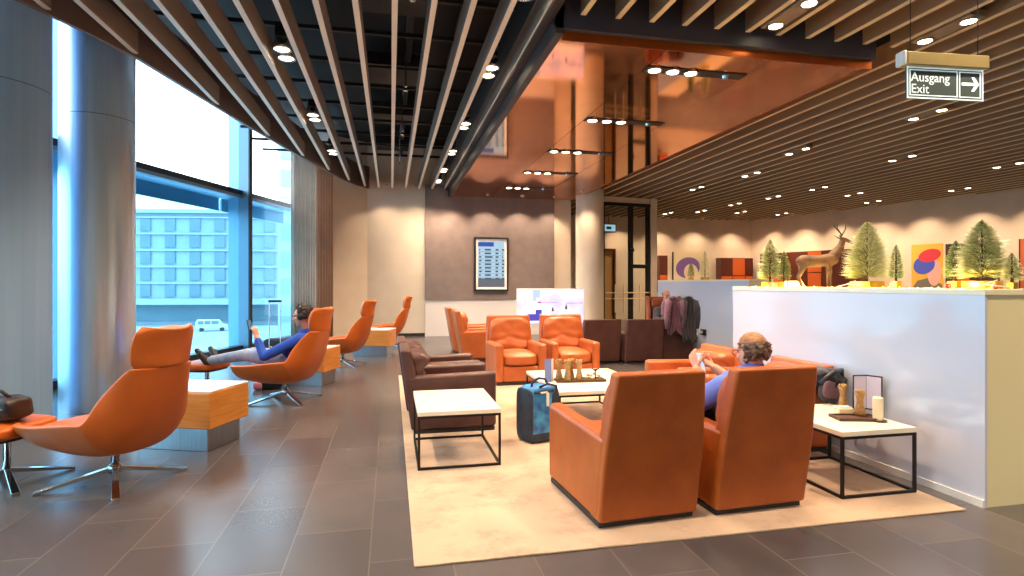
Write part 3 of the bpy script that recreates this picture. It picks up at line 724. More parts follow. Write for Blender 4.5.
# ---- things on the right table
ZT = .46
def P2(px,py,z): x,y = at(px,py,z); return x,y
x,y = P2(855,419,ZT)
tr = empty('serving_tray',(x,y,ZT),-.25,'dark wooden serving tray on the right side table','tray')
bm = bmesh.new(); box(bm,-.15,.15,-.08,.08,.0,.012); obj('base',bm,M_slate,tr,bev=.003)
bm = bmesh.new(); 
for s in (-1,1): box(bm,-.15,.15,s*.075-.005,s*.075+.005,.012,.022); box(bm,s*.145-.005,s*.145+.005,-.07,.07,.012,.022)
obj('rim',bm,M_slate,tr)
def jar(x,y,z,lab):
    e = empty('pretzel_glass',(x,y,z),0,lab,'jar','waisted glasses of pretzels')
    pr = [(.036,0),(.040,.01),(.030,.06),(.022,.10),(.028,.14),(.040,.175)]
    bm = bmesh.new(); lathe(bm, pr, seg=20, closed_ends=True); o = obj('glass',bm,M_jarglass,e,smooth=True)
    bm = bmesh.new(); lathe(bm,[(r*.9,zz*.96+.004) for r,zz in pr],seg=20); 
    for v in bm.verts: v.co += Vector((random.uniform(-.002,.002),random.uniform(-.002,.002),0))
    obj('pretzels',bm,M_pretzel,e,smooth=True)
    bm = bmesh.new()
    for k in range(9):
        a = k*2.4; c0 = Vector((.02*math.cos(a),.02*math.sin(a),.168)); tube(bm,[c0,c0+Vector((.012*math.cos(a+1),.012*math.sin(a+1),.02))],.005,6)
    obj('pretzel_tips',bm,M_pretzel,e)
    return e
x,y = P2(843,408,ZT); jar(x,y,ZT,'waisted glass of pretzels on the right table, left and farther one')
x,y = P2(860,417,ZT); jar(x,y,ZT+.012,'waisted glass of pretzels on the right table, standing on the tray')
x,y = P2(844,415,ZT); e = empty('napkin_box',(x,y,ZT+.012),-.25,'small white napkin box on the dark tray','box')
bm = bmesh.new(); box(bm,-.055,.055,-.04,.04,0,.045); obj('box',bm,M_candle,e,bev=.008)
bm = bmesh.new(); box(bm,-.045,.045,-.03,.03,.045,.052); obj('napkins',bm,M_white,e)
x,y = P2(878,421,ZT)
e = empty('pillar_candle',(x,y,ZT),0,'ivory pillar candle on a small dark dish, right table','candle')
bm = bmesh.new(); lathe(bm,[(.05,0),(.058,.008),(.05,.01)],seg=24); obj('dish',bm,M_slate,e)
bm = bmesh.new(); lathe(bm,[(.032,.01),(.034,.015),(.034,.165),(.028,.17),(.01,.166)],seg=24); obj('wax',bm,M_candle,e,smooth=False)
bm = bmesh.new(); tube(bm,[(0,0,.16),(0,0,.178)],.0015,6); obj('wick',bm,M_blackpl,e)
x,y = P2(866,409,ZT)
e = empty('menu_stand',(x,y,ZT),-.6,'open standing menu folder with black frame on the right table','menu')
for s in (-1,1):
    R = Matrix.Rotation(-s*.55,4,'Z')
    bm = bmesh.new(); box(bm,0 if s>0 else -.115,.115 if s>0 else 0,-.004,.004,0,.27,R); obj('cover',bm,M_menuframe,e)
    bm = bmesh.new(); box(bm,.006 if s>0 else -.108,.108 if s>0 else -.006,-.007,-.0045,.01,.26,R); obj('page',bm,M_lilaccard,e)
# ---- things on the coffee table
ZK = .42
x,y = P2(548,382,ZK); 
e = empty('menu_card',(x,y,ZK),.25,'upright blue menu card on the coffee table','menu')
bm = bmesh.new(); box(bm,-.05,.03,-.02,-.014,0,.24); obj('cover',bm,M_bluecard,e)
bm = bmesh.new(); prism(bm,[(.03,-.02),(.085,.03),(.08,.034),(.028,-.013)],lambda u,v,t:(u,v,t),0,.235); prism(bm,[(-.05,-.013),(.03,-.013),(.02,.03),(-.04,.03)],lambda u,v,t:(u,v,t),.0,.005); obj('page',bm,M_whitecard,e)
tx,ty = P2(580,381,ZK)
tr2 = empty('serving_tray',(tx,ty,ZK),-.05,'long dark tray of gold decorations on the coffee table','tray')
bm = bmesh.new(); box(bm,-.26,.26,-.09,.09,0,.014); obj('base',bm,M_slate,tr2,bev=.003)
bm = bmesh.new()
for s in (-1,1): box(bm,-.26,.26,s*.086-.004,s*.086+.004,.014,.024); box(bm,s*.256-.004,s*.256+.004,-.08,.08,.014,.024)
obj('rim',bm,M_slate,tr2)
for k,(dx,dy) in enumerate([(-.215,.045),(-.15,-.035),(-.085,.045),(-.02,-.035)]):
    j = jar(tx+dx,ty+dy,ZK+.014,'waisted glass of pretzels on the coffee table, %s in its row' % ['first from the left','second from the left','third from the left','rightmost'][k])
    j.scale = (1,1,1.15)
e = empty('gold_ornament',(tx+.14,ty,ZK+.014),0,'gold leaf ornament with a small dark tree on the coffee table tray','decoration')
bm = bmesh.new()
for k in range(40):
    a = random.uniform(0,2*PI); r = random.uniform(0,.08); z = random.uniform(.005,.05*(1.2-r*8)); c0 = Vector((r*math.cos(a)*1.2,r*math.sin(a)*.6,z))
    d = Vector((random.uniform(-1,1),random.uniform(-1,1),random.uniform(.2,1))).normalized()*.035; sd = d.cross(Vector((0,0,1))).normalized()*.012
    vs = [bm.verts.new(p) for p in (c0, c0+d*.5+sd, c0+d, c0+d*.5-sd)]; bm.faces.new(vs)
obj('leaves',bm,M_wreath,e)
bm = bmesh.new(); tube(bm,[(.03,0,0),(.03,0,.10)],.006,8); tube(bm,[(.03,0,.085),(-.01,0,.115)],.005,6); tube(bm,[(.03,0,.085),(.08,0,.12)],.005,6); tube(bm,[(.005,0,.10),(.06,0,.105)],.006,6); obj('twig',bm,M_trunk,e)

# ================================================================== BAGS
# suitcase standing by the coffee table
e = empty('travel_bag',(1.32,5.03,.012),.35,'blue patterned travel bag with white tag standing at the coffee table','bag')
bm = bmesh.new(); softbox(bm,(0,0,.27),(.155,.12,.235),7,12)
for v in bm.verts: v.co.x *= 1-.08*max(0,(v.co.z-.3)/.2)
obj('body',bm,M_casefab,e,smooth=True)
bm = bmesh.new(); softbox(bm,(.115,0,.25),(.055,.125,.235),6,8); softbox(bm,(-.145,0,.25),(.018,.122,.235),6,8); softbox(bm,(0,0,.05),(.16,.125,.045),6,8); obj('side_panel',bm,M_casedark,e,smooth=True)
bm = bmesh.new(); box(bm,-.12,.1,-.125,.125,.44,.475); obj('top_zip_band',bm,M_casedark,e,bev=.02)
bm = bmesh.new(); tube(bm,[(-.10,-.04,.49),(-.09,-.05,.55),(-.03,-.06,.575),(.04,-.06,.56),(.08,-.05,.49)],.011,8); obj('handle',bm,M_casedark,e,smooth=True)
bm = bmesh.new(); tube(bm,[(-.05,-.1,.5),(.02,-.125,.53),(.12,-.12,.5),(.17,-.08,.4),(.17,-.03,.3)],.010,8); obj('strap',bm,M_casedark,e,smooth=True)
bm = bmesh.new(); box(bm,.0,.028,-.14,-.132,.33,.45); obj('luggage_tag',bm,M_white,e)
bm = bmesh.new(); box(bm,-.06,.01,-.145,-.128,.45,.462); obj('handle_band',bm,M_whitecard,e)
bm = bmesh.new()
for x in (-.11,.11): 
    for y in (-.08,.08): lathe(bm,[(.02,0),(.02,.02)],(x,y,0),10)
obj('feet',bm,M_blackpl,e)
# dark handbag on the footstool
e = empty('leather_bag',(-2.71,4.74,.467),-.35,'dark brown leather bag lying on the footstool at the left edge','bag')
bm = bmesh.new(); softbox(bm,(0,0,.085),(.15,.10,.085),4,10); 
for v in bm.verts: v.co += Vector((noise.noise(v.co*14)*.012, noise.noise(v.co*14+Vector((5,5,5)))*.012, noise.noise(v.co*12+Vector((9,1,3)))*.012))
obj('body',bm,M_bagbr,e,smooth=True)
bm = bmesh.new(); tube(bm,[(-.1,-.03,.15),(-.07,-.05,.20),(.02,-.05,.215),(.08,-.04,.17)],.012,8); obj('handle',bm,M_bagbr,e,smooth=True)
bm = bmesh.new(); box(bm,.03,.09,-.104,-.096,.09,.10); box(bm,.05,.06,-.106,-.096,.06,.13); obj('buckle',bm,M_goldm,e)
bm = bmesh.new(); softbox(bm,(.0,-.085,.11),(.12,.02,.05),4,8); obj('flap',bm,M_bagbr,e,smooth=True)
# trolley case behind the reclining man
tx_,ty_ = -1.93,8.35
hx,hy = at(275,300,1.20)
hd = (1.45-1.12)  # handle height
d_ = 8.6
hp = cpos(275,301,9.0)
e = empty('trolley_suitcase',(hp.x,hp.y,0),-.05,'black trolley suitcase with raised telescopic handle beside the window','suitcase')
bm = bmesh.new(); softbox(bm,(0,.12,.30),(.19,.12,.26),8,8); obj('body',bm,M_casedark,e,smooth=True)
zt = hp.z
bm = bmesh.new()
for s in (-1,1): tube(bm,[(s*.085,0,.3),(s*.085,0,zt-.01)],.009,8)
obj('telescopic_rod',bm,M_chrome,e)
bm = bmesh.new(); box(bm,-.10,.10,-.018,.018,zt-.02,zt+.015); obj('grip',bm,M_blackpl,e,bev=.008)
bm = bmesh.new()
for s in (-1,1):
    vs0 = len(bm.verts); tube(bm,[(s*.15-.015,.1,.03),(s*.15+.015,.1,.03)],.03,12)
obj('wheels',bm,M_tyre,e)
# shoes / small bag under the chair
px_,py_ = at(266,389)
e = empty('small_bag',(px_,py_,0),.2,'small dark bag with pink cloth on the floor under the reclining man','bag')
bm = bmesh.new(); softbox(bm,(.06,0,.07),(.15,.09,.07),4,8); obj('body',bm,M_blackpl,e,smooth=True)
bm = bmesh.new(); softbox(bm,(-.1,-.04,.06),(.06,.06,.06),3,8); obj('cloth',bm,M_pinkbag,e,smooth=True)

# ================================================================== DRAPED COATS
def drape(name, m, loc, rz, w, front_l, back_l, th, seed, lab, cat, flare=.1, folds=5, sleeves=True, parent=None):
    e = empty(name, loc, rz, lab, cat)
    bm = bmesh.new(); U = 40; path = []
    n1 = 14
    for i in range(n1+1): path.append((-.07-.03*(1-i/n1), -front_l*(1-i/n1)))   # camera side going up
    for i in range(1,7): a = i/6*PI; path.append((-.07*math.cos(a), .035*math.sin(a)))
    for i in range(1,9): path.append((.075, -back_l*i/8))
    rowsx = []
    for (yy,zz) in path:
        k = min(1,max(0,-zz/front_l)); row = []
        for j in range(U+1):
            u = -1+2*j/U; f = math.sin(u*folds*PI+seed+zz*2)*.022*(.3+k)+.012*math.sin(u*17+seed*3+zz*9)
            ww = w/2*(1+flare*k)
            row.append(bm.verts.new((u*ww+.02*math.sin(zz*8+seed), yy+(f if yy < 0 else -f), zz+(-.05*abs(u)**2 if zz > -.02 else (.04*math.sin(u*5+seed) if k > .9 else 0)))))
        rowsx.append(row)
    for A,B in zip(rowsx,rowsx[1:]):
        for j in range(U): bm.faces.new([A[j],A[j+1],B[j+1],B[j]])
    o = obj('body',bm,m,e,smooth=True); s = o.modifiers.new('s','SOLIDIFY'); s.thickness = th
    if sleeves:
        for s_ in (-1,1):
            bm = bmesh.new(); pts = [(s_*w*.40,-.10,-.02),(s_*w*.50,-.13,-.15),(s_*w*.55,-.13,-.32),(s_*w*.5,-.12,-.52)]
            tube(bm,pts,[.06,.058,.05,.042],12); 
            for v in bm.verts: v.co += Vector((noise.noise(v.co*20)*.01,noise.noise(v.co*20+Vector((3,3,3)))*.01,0))
            obj('sleeve',bm,m,e,smooth=True)
        bm = bmesh.new(); tube(bm,[(-w*.25,-.06,.03),(-.02,-.1,.045),(w*.25,-.06,.03)],.028,10); obj('collar',bm,m,e,smooth=True)
    return e
drape('tweed_jacket', M_tweed, (5.02,9.50,1.145), .05, .30, .60, .3, .02, 1.0, 'plum tweed jacket hung over the dark armchair back near the far man','jacket')
drape('dark_coat', M_charcoal, (5.33,9.50,1.14), -.05, .26, .74, .3, .02, 2.6, 'charcoal coat hung beside the plum tweed jacket','coat')
# dark backpack and jacket on the arm of the right orange chair
bx,by = 3.57,4.17
e = empty('folded_jacket',(bx,by,.60),.2,'black and plum folded jacket on the orange chair by the partition','jacket')
bm = bmesh.new(); 
softbox(bm,(0,0,.06),(.17,.13,.07),3,12); softbox(bm,(.02,-.12,-.03),(.15,.045,.12),3,12)
for v in bm.verts: v.co += Vector((0,noise.noise(v.co*13)*.02,noise.noise(v.co*11+Vector((3,0,1)))*.025))
obj('body',bm,M_charcoal,e,smooth=True)
bm = bmesh.new(); softbox(bm,(-.06,-.17,-.05),(.09,.02,.07),3,8,Matrix.Rotation(.3,4,'Y')); obj('lining',bm,mat('plum_lining',(120,86,92),.8),e,smooth=True)
bm = bmesh.new(); tube(bm,[(-.15,-.13,.02),(-.05,-.16,.10),(.08,-.15,.12),(.15,-.1,.03)],.022,8); tube(bm,[(-.12,-.16,-.06),(0,-.185,.03),(.12,-.16,.04)],.016,8); obj('sleeve',bm,M_blackpl,e,smooth=True)

# ================================================================== TV + DISPLAY BOARD
tv = empty('television',(2.88,12.9,0),0,'wide white-pink lit television screen behind the orange armchairs','television')
bm = bmesh.new(); box(bm,0,1.66,0,.06,.40,1.32); obj('bezel',bm,M_socket,tv,bev=.006)
def tvmat():
    m = bpy.data.materials.new('tv_picture'); m.use_nodes = True; n = m.node_tree.nodes; l = m.node_tree.links; b = n['Principled BSDF']
    b.inputs['Base Color'].default_value = (.02,.02,.02,1); b.inputs['Roughness'].default_value = .2
    tc = n.new('ShaderNodeTexCoord'); t = n.new('ShaderNodeTexNoise'); t.inputs['Scale'].default_value = 1.6; t.inputs['Detail'].default_value = 3; l.new(tc.outputs['Object'],t.inputs['Vector'])
    r = n.new('ShaderNodeValToRGB'); r.color_ramp.elements[0].color = srgb(214,206,250); r.color_ramp.elements[0].position=.35; r.color_ramp.elements[1].color = srgb(255,248,255); r.color_ramp.elements[1].position = .55
    e_ = r.color_ramp.elements.new(.42); e_.color = srgb(255,220,244)
    l.new(t.outputs['Fac'],r.inputs[0]); l.new(r.outputs[0],b.inputs['Emission Color']); b.inputs['Emission Strength'].default_value = 1.25
    return m
bm = bmesh.new(); box(bm,.02,1.64,-.006,-.001,.50,1.30); obj('screen',bm,tvmat(),tv)
def em(name,c,s=1): return mat(name,(10,10,10),.3,emit=s,ecol=c)
bm = bmesh.new(); box(bm,.38,.46,-.009,-.006,1.02,1.30); box(bm,.46,.56,-.009,-.006,1.1,1.30); obj('picture_patch',bm,em('tv_blue',(196,214,250),1.1),tv)
bm = bmesh.new(); box(bm,.25,.55,-.009,-.006,.56,.72); box(bm,.45,.6,-.009,-.006,.72,.82); obj('picture_patch',bm,em('tv_violet',(96,84,196),1),tv)
bm = bmesh.new(); box(bm,.50,.58,-.009,-.006,.98,1.01); box(bm,1.2,1.62,-.009,-.006,.965,.975); box(bm,.58,1.0,-.009,-.006,.985,.992); obj('picture_patch',bm,em('tv_magenta',(190,60,140),.9),tv)
bm = bmesh.new(); lathe(bm,[(.05,.78),(.03,.84),(.0,.9)],(0,0,0),8,False); o=obj('picture_patch',bm,em('tv_dark',(60,40,90),.6),tv); o.scale=(.6,.06,1); o.location=(.87,-.006,0)
o2 = link('picture_patch',o.data,None,tv); o2.scale=(.6,.06,1.1); o2.location=(1.2,-.006,-.03)
bm = bmesh.new(); box(bm,.08,.18,.02,.05,0,.42); box(bm,1.48,1.58,.02,.05,0,.42); box(bm,.0,1.66,-.15,.2,0,.03); obj('stand',bm,M_steel,tv,bev=.004)
db = empty('display_board',(2.235,15.46,0),0,'framed flight display board with blue and white rows on the taupe wall','display')
bm = bmesh.new()
X0,X1,Z0,Z1 = 0,.96,1.23,2.71
def ring(bm,x0,x1,z0,z1,t,y0,y1):
    box(bm,x0,x1,y0,y1,z0,z0+t); box(bm,x0,x1,y0,y1,z1-t,z1); box(bm,x0,x0+t,y0,y1,z0+t,z1-t); box(bm,x1-t,x1,y0,y1,z0+t,z1-t)
ring(bm,X0,X1,Z0,Z1,.045,-.08,0); obj('frame',bm,M_blackpl,db)
bm = bmesh.new(); ring(bm,X0+.045,X1-.045,Z0+.045,Z1-.045,.06,-.06,-.01); obj('mount',bm,M_white,db)
bm = bmesh.new(); box(bm,X0+.105,X1-.105,-.04,-.01,Z0+.105,Z1-.105); obj('screen',bm,em('board_screen',(176,206,226),1.0),db)
bm = bmesh.new(); box(bm,X0+.105,X0+.55,-.045,-.04,Z1-.25,Z1-.13); obj('header',bm,em('board_blue',(40,84,170),1),db)
bm = bmesh.new(); box(bm,X0+.105,X1-.105,-.044,-.04,Z0+.105,Z0+.35); obj('footer',bm,em('board_grey',(104,112,120),.9),db)
bm = bmesh.new()
for k in range(9):
    z = Z1-.34-k*.10
    for (a,b) in ((.14,.22),(.3,.52),(.6,.72),(.78,.86)):
        b2 = b-random.uniform(0,.06); box(bm,X0+a,X0+b2,-.044,-.041,z-.022,z+.022)
    box(bm,X0+.11,X1-.11,-.0425,-.041,z-.056,z-.05)
obj('timetable_rows',bm,em('board_dark',(60,86,120),.8),db)

# ================================================================== COUNTER DECORATIONS
ZP = 1.41
def pine(x,y,z,h,w,m,lab,n=2600,pot='box',group=None,name='bottlebrush_tree'):
    ph = .055 if h > .3 else .045; pw = w*.24 if h > .3 else w*.2
    e = empty(name,(x,y,z),random.uniform(-.2,.2),lab,'decorative tree',group)
    bm = bmesh.new(); box(bm,-pw,pw,-pw,pw,0,ph); obj('pot',bm,M_gift,e,bev=.005)
    bm = bmesh.new(); tube(bm,[(0,0,ph),(0,0,h*.97)],[.01,.003],8); obj('trunk',bm,M_trunk,e)
    bm = bmesh.new(); lay = bm.verts.layers.float.new('tipness')
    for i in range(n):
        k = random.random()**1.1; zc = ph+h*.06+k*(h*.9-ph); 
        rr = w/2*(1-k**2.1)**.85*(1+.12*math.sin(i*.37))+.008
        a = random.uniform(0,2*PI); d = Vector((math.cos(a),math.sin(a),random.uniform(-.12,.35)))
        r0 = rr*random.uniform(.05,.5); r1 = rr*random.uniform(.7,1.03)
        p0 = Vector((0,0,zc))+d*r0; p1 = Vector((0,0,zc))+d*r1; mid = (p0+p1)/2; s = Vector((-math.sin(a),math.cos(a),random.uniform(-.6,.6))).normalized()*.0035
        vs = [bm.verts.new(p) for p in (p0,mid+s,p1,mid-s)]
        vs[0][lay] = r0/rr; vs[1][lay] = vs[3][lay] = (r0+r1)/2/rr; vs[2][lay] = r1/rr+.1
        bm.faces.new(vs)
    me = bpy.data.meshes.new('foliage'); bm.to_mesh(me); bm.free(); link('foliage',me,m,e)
    return e
def topy(px, X=4.05):
    rx = (px-512)/F; return X*(-rx*sT+cT)/(rx*cT+sT)
GTn = 'bottlebrush trees on the counter'
def hgt(py, px, X=4.05): 
    y = topy(px,X); d = X*sT+y*cT; return 1.45+(283-py)/F*d-ZP
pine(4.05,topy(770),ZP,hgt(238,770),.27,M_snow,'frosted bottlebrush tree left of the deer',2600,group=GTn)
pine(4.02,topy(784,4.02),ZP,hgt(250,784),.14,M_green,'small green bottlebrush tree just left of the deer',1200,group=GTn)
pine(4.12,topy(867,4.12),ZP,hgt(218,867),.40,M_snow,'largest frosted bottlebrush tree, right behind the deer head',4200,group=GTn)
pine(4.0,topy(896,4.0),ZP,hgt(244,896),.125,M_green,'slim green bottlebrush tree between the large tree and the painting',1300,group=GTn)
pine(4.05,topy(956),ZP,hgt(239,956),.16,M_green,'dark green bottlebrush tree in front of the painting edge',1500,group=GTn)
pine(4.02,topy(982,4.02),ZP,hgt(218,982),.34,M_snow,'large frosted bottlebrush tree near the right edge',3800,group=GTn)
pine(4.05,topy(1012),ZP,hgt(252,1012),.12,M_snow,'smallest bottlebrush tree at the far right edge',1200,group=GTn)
# trees on the far screen
ZF = 1.52
for px,py,w,m,lab in ((691,262,.20,M_green,'small green tree on the far screen before the hat painting, left one'),(705,250,.30,M_snow,'frosted tree on the far screen right of the hat painting')):
    X = 6.62; y = topy(px,X); d = X*sT+y*cT; pine(X,y,ZF,1.45+(283-py)/F*d-ZF,w,m,lab,1200,group='bottlebrush trees on the far screen')
# white lantern box + baubles
y = topy(792,3.95); e = empty('gift_box',(3.95,y,ZP),0,'glowing white gift box beneath the deer tail','box')
bm = bmesh.new(); box(bm,-.05,.05,-.05,.05,0,.06); obj('box',bm,mat('glowing_paper',(255,240,200),.5,emit=1.6,ecol=(255,225,150)),e,bev=.004)
bm = bmesh.new(); box(bm,-.052,.052,-.008,.008,0,.062); obj('ribbon',bm,M_gift,e)
y = topy(777,3.9); e = empty('gift_box',(3.92,y,ZP),.1,'gold gift box in front of the frosted tree left of the deer','box')
bm = bmesh.new(); box(bm,-.07,.07,-.07,.07,0,.045); obj('box',bm,M_gift,e,bev=.004)
bm = bmesh.new(); box(bm,-.072,.072,-.008,.008,0,.047); obj('ribbon',bm,M_snow if False else M_candle,e)
for px,lab in ((995,'red bauble right of the large tree at the right edge'),(948,'red bauble left of the green tree by the painting')):
    y = topy(px,3.9); e = empty('bauble',(3.9,y,ZP),0,lab,'bauble','red baubles on the counter')
    bm = bmesh.new(); ellipsoid(bm,(0,0,.02),(.02,.02,.02)); obj('ball',bm,M_red,e,smooth=True)
    bm = bmesh.new(); lathe(bm,[(.006,.038),(.006,.046)],seg=8); obj('cap',bm,M_goldm,e)
for px,lab in ((848,'bare white twig lying left of the large tree'),(985,'bare white twig lying under the right large tree')):
    y = topy(px,3.86); bm = bmesh.new(); tube(bm,[(0,.12,.01),(0,.0,.03),(.01,-.14,.015)],[.003,.005,.003],6); tube(bm,[(0,.02,.03),(0,-.08,.06)],.003,6)
    o = obj('twig',bm,M_candle); o.location = (3.86,y,ZP); tag(o,lab,'twig')
# fairy lights glow: small warm lamps lying among the trees
fl = empty('fairy_lights',(3.95,5.0,ZP),0,'string of tiny warm fairy lights along the counter ledge','lights')
bm = bmesh.new(); pts = []
for i in range(90): t = i/89; pts.append((.02*math.sin(i*.9),.55-2.55*t,.004+.003*math.sin(i*1.7)))
tube(bm,pts,.0015,5); obj('wire',bm,M_goldm,fl)
bm = bmesh.new()
for p in pts[::3]: ellipsoid(bm,p,(.004,.004,.004),sub=1)
obj('bulbs',bm,mat('fairy_bulb',(255,200,90),.4,emit=20,ecol=(255,200,90)),fl)
for y,p in ((5.5,1.1),(5.1,.9),(4.72,1.2),(4.3,1.2),(3.9,.8),(3.45,1.0),(3.2,1.2),(3.0,.8)):
    l = bpy.data.lights.new('glow','POINT'); l.energy = p*2.6; l.color = (1,.72,.22); l.shadow_soft_size = .02
    o = bpy.data.objects.new('glow',l); C.objects.link(o); o.parent = fl; o.location = (-.07 if y != 3.9 else -.1,y-5.0,.03)

# deer
dx,dyy = 4.0,topy(818,4.0)
dist = dx*sT+dyy*cT; s_ = dist/F          # metres per pixel
dee = empty('deer_figure',(dx,dyy,ZP),-TH,'brown deer figurine with antlers standing on the counter, looking right','deer figurine')
# local x = image right
b0 = lambda px,py,yo=0: Vector(((px-818)*s_*1.02, yo, max(0.008,(285-py)*s_)))
bm = bmesh.new()
capsule(bm,b0(804,259),b0(818,259),.062,.056); capsule(bm,b0(818,259),b0(832,257),.056,.060); capsule(bm,b0(801,259),b0(803,262),.045,.045)
capsule(bm,b0(833,254),b0(840,245),.050,.037); capsule(bm,b0(840,245),b0(842,239),.034,.027)
capsule(bm,b0(842,237),b0(846,238),.024,.020); capsule(bm,b0(846,238),b0(852,241),.018,.011)
for yo,(k1,k2,k3,k4) in ((-.025,((803,263),(800,270),(796,275),(801,284))),(.03,((804,263),(803,270),(801,276),(806,284)))):
    q=[b0(*k1,yo),b0(*k2,yo),b0(*k3,yo),b0(*k4,yo)]
    capsule(bm,q[0],q[1],.038,.022); capsule(bm,q[1],q[2],.019,.012); capsule(bm,q[2],q[3],.011,.009)
for yo,(k1,k2,k3) in ((-.022,((827,262),(826,272),(826,284))),(.028,((831,262),(832,272),(832,284)))):
    q=[b0(*k1,yo),b0(*k2,yo),b0(*k3,yo)]; capsule(bm,q[0],q[1],.024,.013); capsule(bm,q[1],q[2],.012,.010)
capsule(bm,b0(799,256),b0(797,262),.014,.007)
for s in (-1,1): capsule(bm,b0(840,236,s*.015),b0(836,233,s*.04),.010,.005)
remesh(obj('body',bm,M_deer,dee),.007,3)
for s in (-1,1):
    bm = bmesh.new(); B=b0(841,234,s*.01)
    main=[B,b0(838,231,s*.03),b0(834,228,s*.05),b0(830,223,s*.05)] if s<0 else [B,b0(845,230,s*.03),b0(848,226,s*.05),b0(849,221,s*.05)]
    tube(bm,main,[.007,.006,.005,.002],8)
    tube(bm,[main[2],main[2]+Vector((.0,0,.05))],[.005,.002],6); tube(bm,[main[1],main[1]+Vector((.02*s,0,.04))],[.005,.002],6)
    obj('antler',bm,M_antler,dee,smooth=True)

# ================================================================== WALL UNITS AND PICTURES BEHIND THE COUNTER
def bwall(px,Y=20.78): rx=(px-512)/F; return Y*(rx*cT+sT)/(-rx*sT+cT)
def rwall(px):
    rx=(px-512)/F; D=Vector((rx*cT+sT,-rx*sT+cT)); a=Vector(CW[0]); b=Vector(CW[1]); u=b-a
    # a+u*t = D*s
    den = D.x*(-u.y)-D.y*(-u.x); s=(a.x*(-u.y)-a.y*(-u.x))/den; t=(D.x*a.y-D.y*a.x)/den
    p=D*s; return p, t
def zat(py,x,y): d=x*sT+y*cT; return 1.45+(283-py)/F*d
RW = math.atan2(CW[1][1]-CW[0][1],CW[1][0]-CW[0][0])
def wall_cab(loc,rz,w,zlo,zhi,dep,lab,split):
    e = empty('wall_cabinet',loc,rz,lab,'cabinet')
    bm=bmesh.new(); box(bm,0,w,-dep,-.0,zlo,zhi); obj('body',bm,M_cabd,e)
    zm=zlo+(zhi-zlo)*.48
    k=0; x=0
    for f,top,bot in split:
        x1=x+w*f
        bm=bmesh.new(); box(bm,x+.02,x1-.02,-dep-.02,-dep-.001,zm+.02,zhi-.02); obj('door',bm,top,e,bev=.004)
        bm=bmesh.new(); box(bm,x+.02,x1-.02,-dep-.02,-dep-.001,zlo+.02,zm-.02); obj('door',bm,bot,e,bev=.004)
        x=x1
    return e
z_hi = zat(258,12,20.8)
xa,xb=bwall(716),14.4
wall_cab((xa,20.78,0),0,xb-xa,zat(292,14,20.8),z_hi,.35,'brown and orange wall cabinet at the back corner behind the counter',[(.35,M_cabd,M_cabo),(.4,M_cabo,M_cabo),(.25,M_cabd,M_cabo)])
xa=bwall(656); xb=bwall(664)
wall_cab((xa,20.78,0),0,xb-xa,zat(292,11,20.8),zat(256,11,20.8),.3,'small brown and orange wall cabinet just right of the glass doors',[(1,M_cabd,M_cabo)])
pa,_=rwall(766); pb,_=rwall(866)
w_=(pb-pa).length; 
wall_cab((pa.x,pa.y,0),RW,w_,1.1,zat(254,pa.x,pa.y),.35,'long brown and orange wall cabinet behind the deer',[(.12,M_cabd,M_cabo),(.22,M_cabd,M_cabo),(.18,M_cabd,M_cabd),(.14,M_cabo,M_cabo),(.34,M_cabd,M_cabd)])
# pictures with plain abstract shapes
def flatpoly(e,pts,m,lay,name='colour_shape'):
    bm=bmesh.new(); prism(bm,pts,lambda u,v,t:(u,t,v),-.03-lay*.003,-.031-lay*.003-.002); return obj(name,bm,m,e)
def blob(cx,cz,rx,rz_,a0=0,a1=360,n=20,tilt=0):
    out=[]
    for i in range(n+1 if a1-a0<360 else n):
        a=math.radians(a0+(a1-a0)*i/n); x=rx*math.cos(a); z=rz_*math.sin(a); out.append((cx+x*math.cos(tilt)-z*math.sin(tilt),cz+x*math.sin(tilt)+z*math.cos(tilt)))
    return out
MY_=mat('paint_yellow',(236,176,62),.6); MB_=mat('paint_blue',(72,84,180),.6); MR_=mat('paint_red',(206,52,62),.6); MP_=mat('paint_pink',(236,168,150),.6); MG_=mat('paint_grey',(120,110,96),.6); MO_=mat('paint_orange',(206,98,44),.6); MV_=mat('paint_violet',(120,88,150),.6); MC_=mat('paint_cream',(222,200,160),.6); MBK=mat('paint_brown',(60,36,32),.6)
pa,_=rwall(912); pb,_=rwall(943); w=(pb-pa).length; zl=zat(296,pa.x,pa.y); zh=zat(245,pa.x,pa.y); h=zh-zl
e=empty('painting',(pa.x,pa.y,zl),RW,'yellow abstract painting with blue, red and pink shapes, right of centre behind the counter','painting')
bm=bmesh.new(); box(bm,0,w,-.03,-.001,0,h); obj('canvas',bm,MY_,e)
flatpoly(e,[(0,0),(w,0),(w,h*.22),(w*.6,h*.36),(w*.2,h*.3),(0,h*.14)],MG_,0)
flatpoly(e,blob(w*.74,h*.46,w*.22,h*.26),MP_,1)
flatpoly(e,blob(w*.42,h*.60,w*.36,h*.17,tilt=.5),MB_,2)
flatpoly(e,blob(w*.6,h*.78,w*.37,h*.12,tilt=.25),MR_,3)
pc,_=rwall(946); pd,_=rwall(1000); w=(pd-pc).length
e=empty('painting',(pc.x,pc.y,zl),RW,'dark brown wall panel right of the yellow painting','painting')
bm=bmesh.new(); box(bm,0,w,-.03,-.001,0,h*.98); obj('canvas',bm,MBK,e)
flatpoly(e,[(w*.1,h*.1),(w*.5,h*.1),(w*.45,h*.4),(w*.15,h*.35)],MO_,0)
pc,_=rwall(1000); pc=pc+(pd-pc)*0; w=2.4
pe = Vector(CW[1])+ (Vector(CW[2])-Vector(CW[1])).normalized()*.15
e=empty('painting',(pd.x+.12,pd.y-.45,zl),RW,'plain orange panel at the right end of the beige wall','painting')
bm=bmesh.new(); box(bm,0,2.0,-.03,-.001,0,h); obj('canvas',bm,MO_,e)
